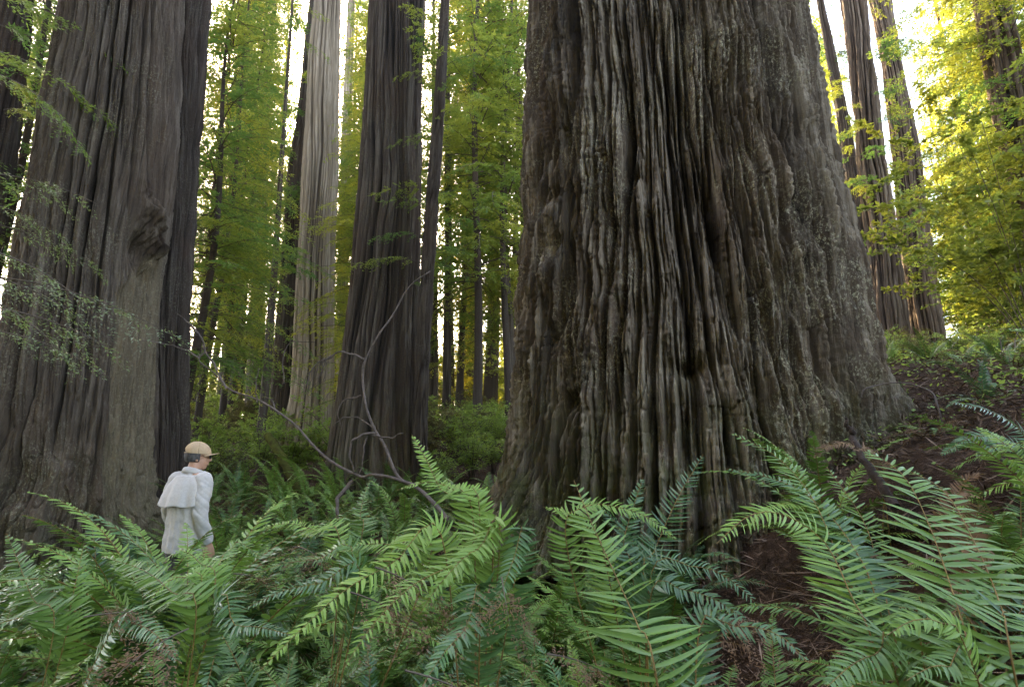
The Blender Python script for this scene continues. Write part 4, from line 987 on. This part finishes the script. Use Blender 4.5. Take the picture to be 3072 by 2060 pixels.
def hrot(G):
    c, s = math.cos(HYAW), math.sin(HYAW)
    Rm = np.array([[c, -s, 0], [s, c, 0], [0, 0, 1]]); return np.asarray(G) @ Rm.T + HEADC
def arm_pts(sx):
    if sx > 0: return [(.185, -.01, 1.415), (.228, -.045, 1.13), (.245, .055, .885)]
    return [(-.185, -.01, 1.415), (-.25, .0, 1.13), (-.23, .17, .95)]
def build_man():
    man = thing('person', (MAN[0], MAN[1], gzf(*MAN)), 'man in a tan cap and white caped shirt standing among the ferns, seen from behind', 'person')
    man.rotation_euler = (0, 0, R(-24)); man.scale = (.95, .95, .975)
    b = MB()
    def he(c, r, rot=None):                                    # head pieces
        t = MB(); ell(t, c, r, rot); b.add(hrot(t.V[0]), t.Q[0])
    he((0, -.005, .03), (.076, .098, .092)); he((0, .022, -.035), (.060, .076, .078)); he((0, .05, -.085), (.036, .034, .028))
    he((0, .102, -.018), (.013, .022, .020)); he((0, .092, .008), (.009, .020, .028)); he((0, .088, -.062), (.024, .014, .009))
    for sx in (-1, 1):
        he((sx * .077, -.005, -.01), (.009, .020, .031)); he((sx * .030, .083, .016), (.014, .012, .009)); he((sx * .032, .088, .034), (.022, .010, .006))
    b.tube([(0, -.015, 1.40), (0, .0, 1.50), (0, .022, 1.58)], [.075, .060, .058], 14)
    b.tube([(0, 0, .90), (0, .005, 1.05), (0, -.01, 1.25), (0, -.01, 1.42)], [.115, .110, .120, .095], 16)
    b.tube([(-.17, -.01, 1.42), (0, -.01, 1.44), (.17, -.01, 1.42)], [.055, .08, .055], 12)
    for sx in (-1, 1):
        A = np.array(arm_pts(sx))
        b.tube(spline(A, 14), np.interp(np.linspace(0, 1, 14), [0, .5, .55, 1], [.052, .042, .043, .027]), 12)
        d = nrm(A[2] - A[1]); w0 = A[2]; side = nrm(np.cross(d, [sx * 1.0, 0, 0])); flat = np.cross(d, side)
        pc = w0 + d * .055
        for q in (-.026, -.009, .009, .026): b.tube([w0 + side * q * .6, pc + side * q * .9, w0 + d * .098 + side * q], [.016, .016, .012], 8)
        inn = -sx * np.array([1, 0, 0])
        for q, L in ((-.030, .062), (-.011, .080), (.010, .085), (.030, .074)):
            p0 = w0 + d * .095 + side * q; p1 = p0 + d * L * .45 + inn * .006; p2 = p1 + d * L * .28 + inn * .016; p3 = p2 + d * L * .2 + inn * .022
            b.tube([p0, p1, p2, p3], [.0095, .009, .008, .0065], 8)
        p0 = w0 + d * .03 + side * .032; b.tube([p0, p0 + d * .03 + side * .022, p0 + d * .06 + side * .026 + inn * .012], [.013, .011, .0085], 8)
        x = sx * .10
        b.tube([(x, 0, .95), (x * 1.05, .015, .50), (x * 1.05, -.015, .09)], [.085, .056, .038], 12)
        ell(b, (x * 1.05, .05, .045), (.042, .125, .045))
    link('body', fuse('body', b, [M['skin']], .0065, 3), man)
    # shirt
    s = MB(); an = np.arange(36) * 2 * math.pi / 36
    rings = [(.80, .205, .150, 0), (.86, .207, .150, 0), (1.0, .198, .142, 0), (1.15, .200, .145, -.005), (1.30, .208, .140, -.012), (1.39, .192, .122, -.014), (1.44, .150, .105, -.010), (1.48, .098, .092, -.004), (1.508, .082, .082, .002), (1.515, .001, .001, 0)]
    G = [[(.001 * math.cos(t), .001 * math.sin(t), .80) for t in an]] + [[(rx * math.cos(t), ry * math.sin(t) + oy, z) for t in an] for z, rx, ry, oy in rings]
    s.grid(G, True)
    for sx in (-1, 1):
        A = np.array(arm_pts(sx)); A = np.vstack([[sx * .12, -.01, 1.42], A]); u = np.linspace(0, 1, 20)
        s.tube(spline(A, 20), np.interp(u, [0, .2, .45, .7, .95, 1], [.066, .074, .072, .066, .052, .044]), 16)
    def wr(co):
        x, y, z = co.T; a = np.arctan2(y, x)
        fold = pn(a * 3.0 + z * 1.5, z * 2.2, 31) * .010 + pn(x * 14 + z * 6, z * 9 + y * 8, 32) * .006 + pn(x * 30, z * 26 + y * 20, 33) * .0025
        arm = np.clip((abs(x) - .18) / .05, 0, 1)
        fold = fold + arm * .006 * furrow(pn(z * 11 + y * 9 + x * 5, x * 5 + z * 3, 34), .4) + .004 * (furrow(pn(x * 9 + z * 2, z * 5 - x * 3, 36), .25) - .7)
        return fold
    sh = link('shirt', fuse('shirt', s, [M['shirt']], .0075, 4, wr), man)
    # cape vent over the back
    ph = np.linspace(-1.75, 1.55, 60)[None]; t = np.linspace(0, 1, 24)[:, None]
    z = 1.470 - .255 * t + 0 * ph
    base_rx = np.interp(z, [r[0] for r in rings], [r[1] for r in rings]); base_ry = np.interp(z, [r[0] for r in rings], [r[2] for r in rings])
    off = .012 + (.038 + .022 * np.clip(-np.sin(ph), 0, 1)) * t ** 1.3 + .012 * t * np.sin(ph * 6.3 + .6) + .008 * t * np.sin(ph * 13 + 2)
    G = np.stack([(base_rx + off) * np.sin(ph), -(base_ry + off) * np.cos(ph) - .012, z - .02 * t * np.cos(ph * 1.0) + .010 * t * np.sin(ph * 6.3)], -1)
    c = MB(); c.grid(G); cp = link('vent_flap', c.build('vent_flap', [M['shirt']]), sh)
    so = cp.modifiers.new('s', 'SOLIDIFY'); so.thickness = .004
    a2 = (np.arange(40) * 2 * math.pi / 40)[None]; prof = np.array([(.070, 1.468), (.071, 1.512), (.075, 1.524), (.081, 1.520), (.098, 1.478)])
    G = np.stack([prof[:, :1] * np.cos(a2), prof[:, :1] * 1.02 * np.sin(a2), prof[:, 1:] - .020 * np.sin(a2) * 1.0 + 0 * a2], -1); G[..., 1] += .004
    c = MB(); c.grid(G, True); cl = link('collar', c.build('collar', [M['shirt']]), sh); so = cl.modifiers.new('s', 'SOLIDIFY'); so.thickness = .004
    p = MB()
    p.tube([(0, .0, .78), (0, 0, .95)], [.130, .125], 20)
    for sx in (-1, 1): p.tube([(sx * .09, 0, .95), (sx * .108, .018, .50), (sx * .11, -.012, .05)], [.098, .083, .072], 16)
    link('trousers', fuse('trousers', p, [M['trousers']], .011, 4, lambda co: .006 * pn(co[:, 2] * 9, co[:, 0] * 8 + co[:, 1] * 5, 35)), man)
    # hair, cap
    a = np.linspace(.95, 2.22, 18)[:, None]; bz = np.linspace(R(166), R(374), 40)[None]
    G = np.stack([.084 * np.sin(a) * np.cos(bz), .104 * np.sin(a) * np.sin(bz) - .006, .098 * np.cos(a) + .022 + 0 * bz], -1)
    h = MB(); h.grid(hrot(G)); hr = link('hair', h.build('hair', [M['hair']]), man); so = hr.modifiers.new('s', 'SOLIDIFY'); so.thickness = .008
    nu, nv = 72, 26; a = np.linspace(0, 1.66, nv); bz = np.arange(nu + 1) * 2 * math.pi / nu
    A, Bz = np.meshgrid(a, bz, indexing='ij')
    rr = 1 + .012 * np.cos(Bz * 6) * np.sin(A) ** 2 * -1
    G = np.stack([.090 * np.sin(A) * np.cos(Bz) * rr, .113 * np.sin(A) * np.sin(Bz) * rr - .004, .104 * np.cos(A) ** .9 * 1 + .042 if False else .104 * np.cos(A) + .042], -1)
    G[..., 2] += -.010 * np.sin(A) * np.sin(Bz)                 # sits a little lower in front
    c = MB(); c.grid(hrot(G)); me = c.build('cap', [M['cap']])
    bm = __import__('bmesh').new(); bm.from_mesh(me); bm.verts.ensure_lookup_table()
    kill = []
    for f in bm.faces:
        i0 = min(v.index for v in f.verts); ia, ib = i0 // (nu + 1), i0 % (nu + 1)
        da = abs(bz[ib] - 1.5 * math.pi); top = 1.22 + .36 * (da / .50) ** 2
        if da < .50 and top < a[ia] < 1.58: kill.append(f)
    __import__('bmesh').ops.delete(bm, geom=kill, context='FACES'); bm.to_mesh(me); bm.free()
    me.polygons.foreach_set('use_smooth', np.ones(len(me.polygons), bool))
    cap = link('cap', me, man); so = cap.modifiers.new('s', 'SOLIDIFY'); so.thickness = .003
    u = np.linspace(R(28), R(152), 28)[None]; t = np.linspace(0, 1, 10)[:, None]
    ext = .072 * np.clip(np.sin((u - R(28)) / R(124) * math.pi), 0, 1) ** .45
    G = np.stack([(.088 + ext * t * .5) * np.cos(u), (.110 + ext * t) * np.sin(u), .030 + .012 * t - .055 * (np.cos(u) ** 2) * (.3 + t * .5) + 0 * u], -1)
    c = MB(); c.grid(hrot(G)); br = link('brim', c.build('brim', [M['cap']]), cap); so = br.modifiers.new('s', 'SOLIDIFY'); so.thickness = .004
    c = MB(); ell(c, hrot([(0, -.004, .147)])[0], (.008, .008, .004), nu=10, nv=6); link('button', c.build('button', [M['cap']]), cap)
    g = MB()
    for sx in (-1, 1): g.tube(hrot([(sx * .080, -.02, .012), (sx * .080, .04, .016), (sx * .068, .098, .014)]), .0028, 6)
    for sx in (-1, 1): ell(g, hrot([(sx * .034, .105, .006)])[0], (.024, .010, .018), Euler((0, 0, HYAW)))
    link('glasses', g.build('glasses', [M['black']]), man)
build_man()
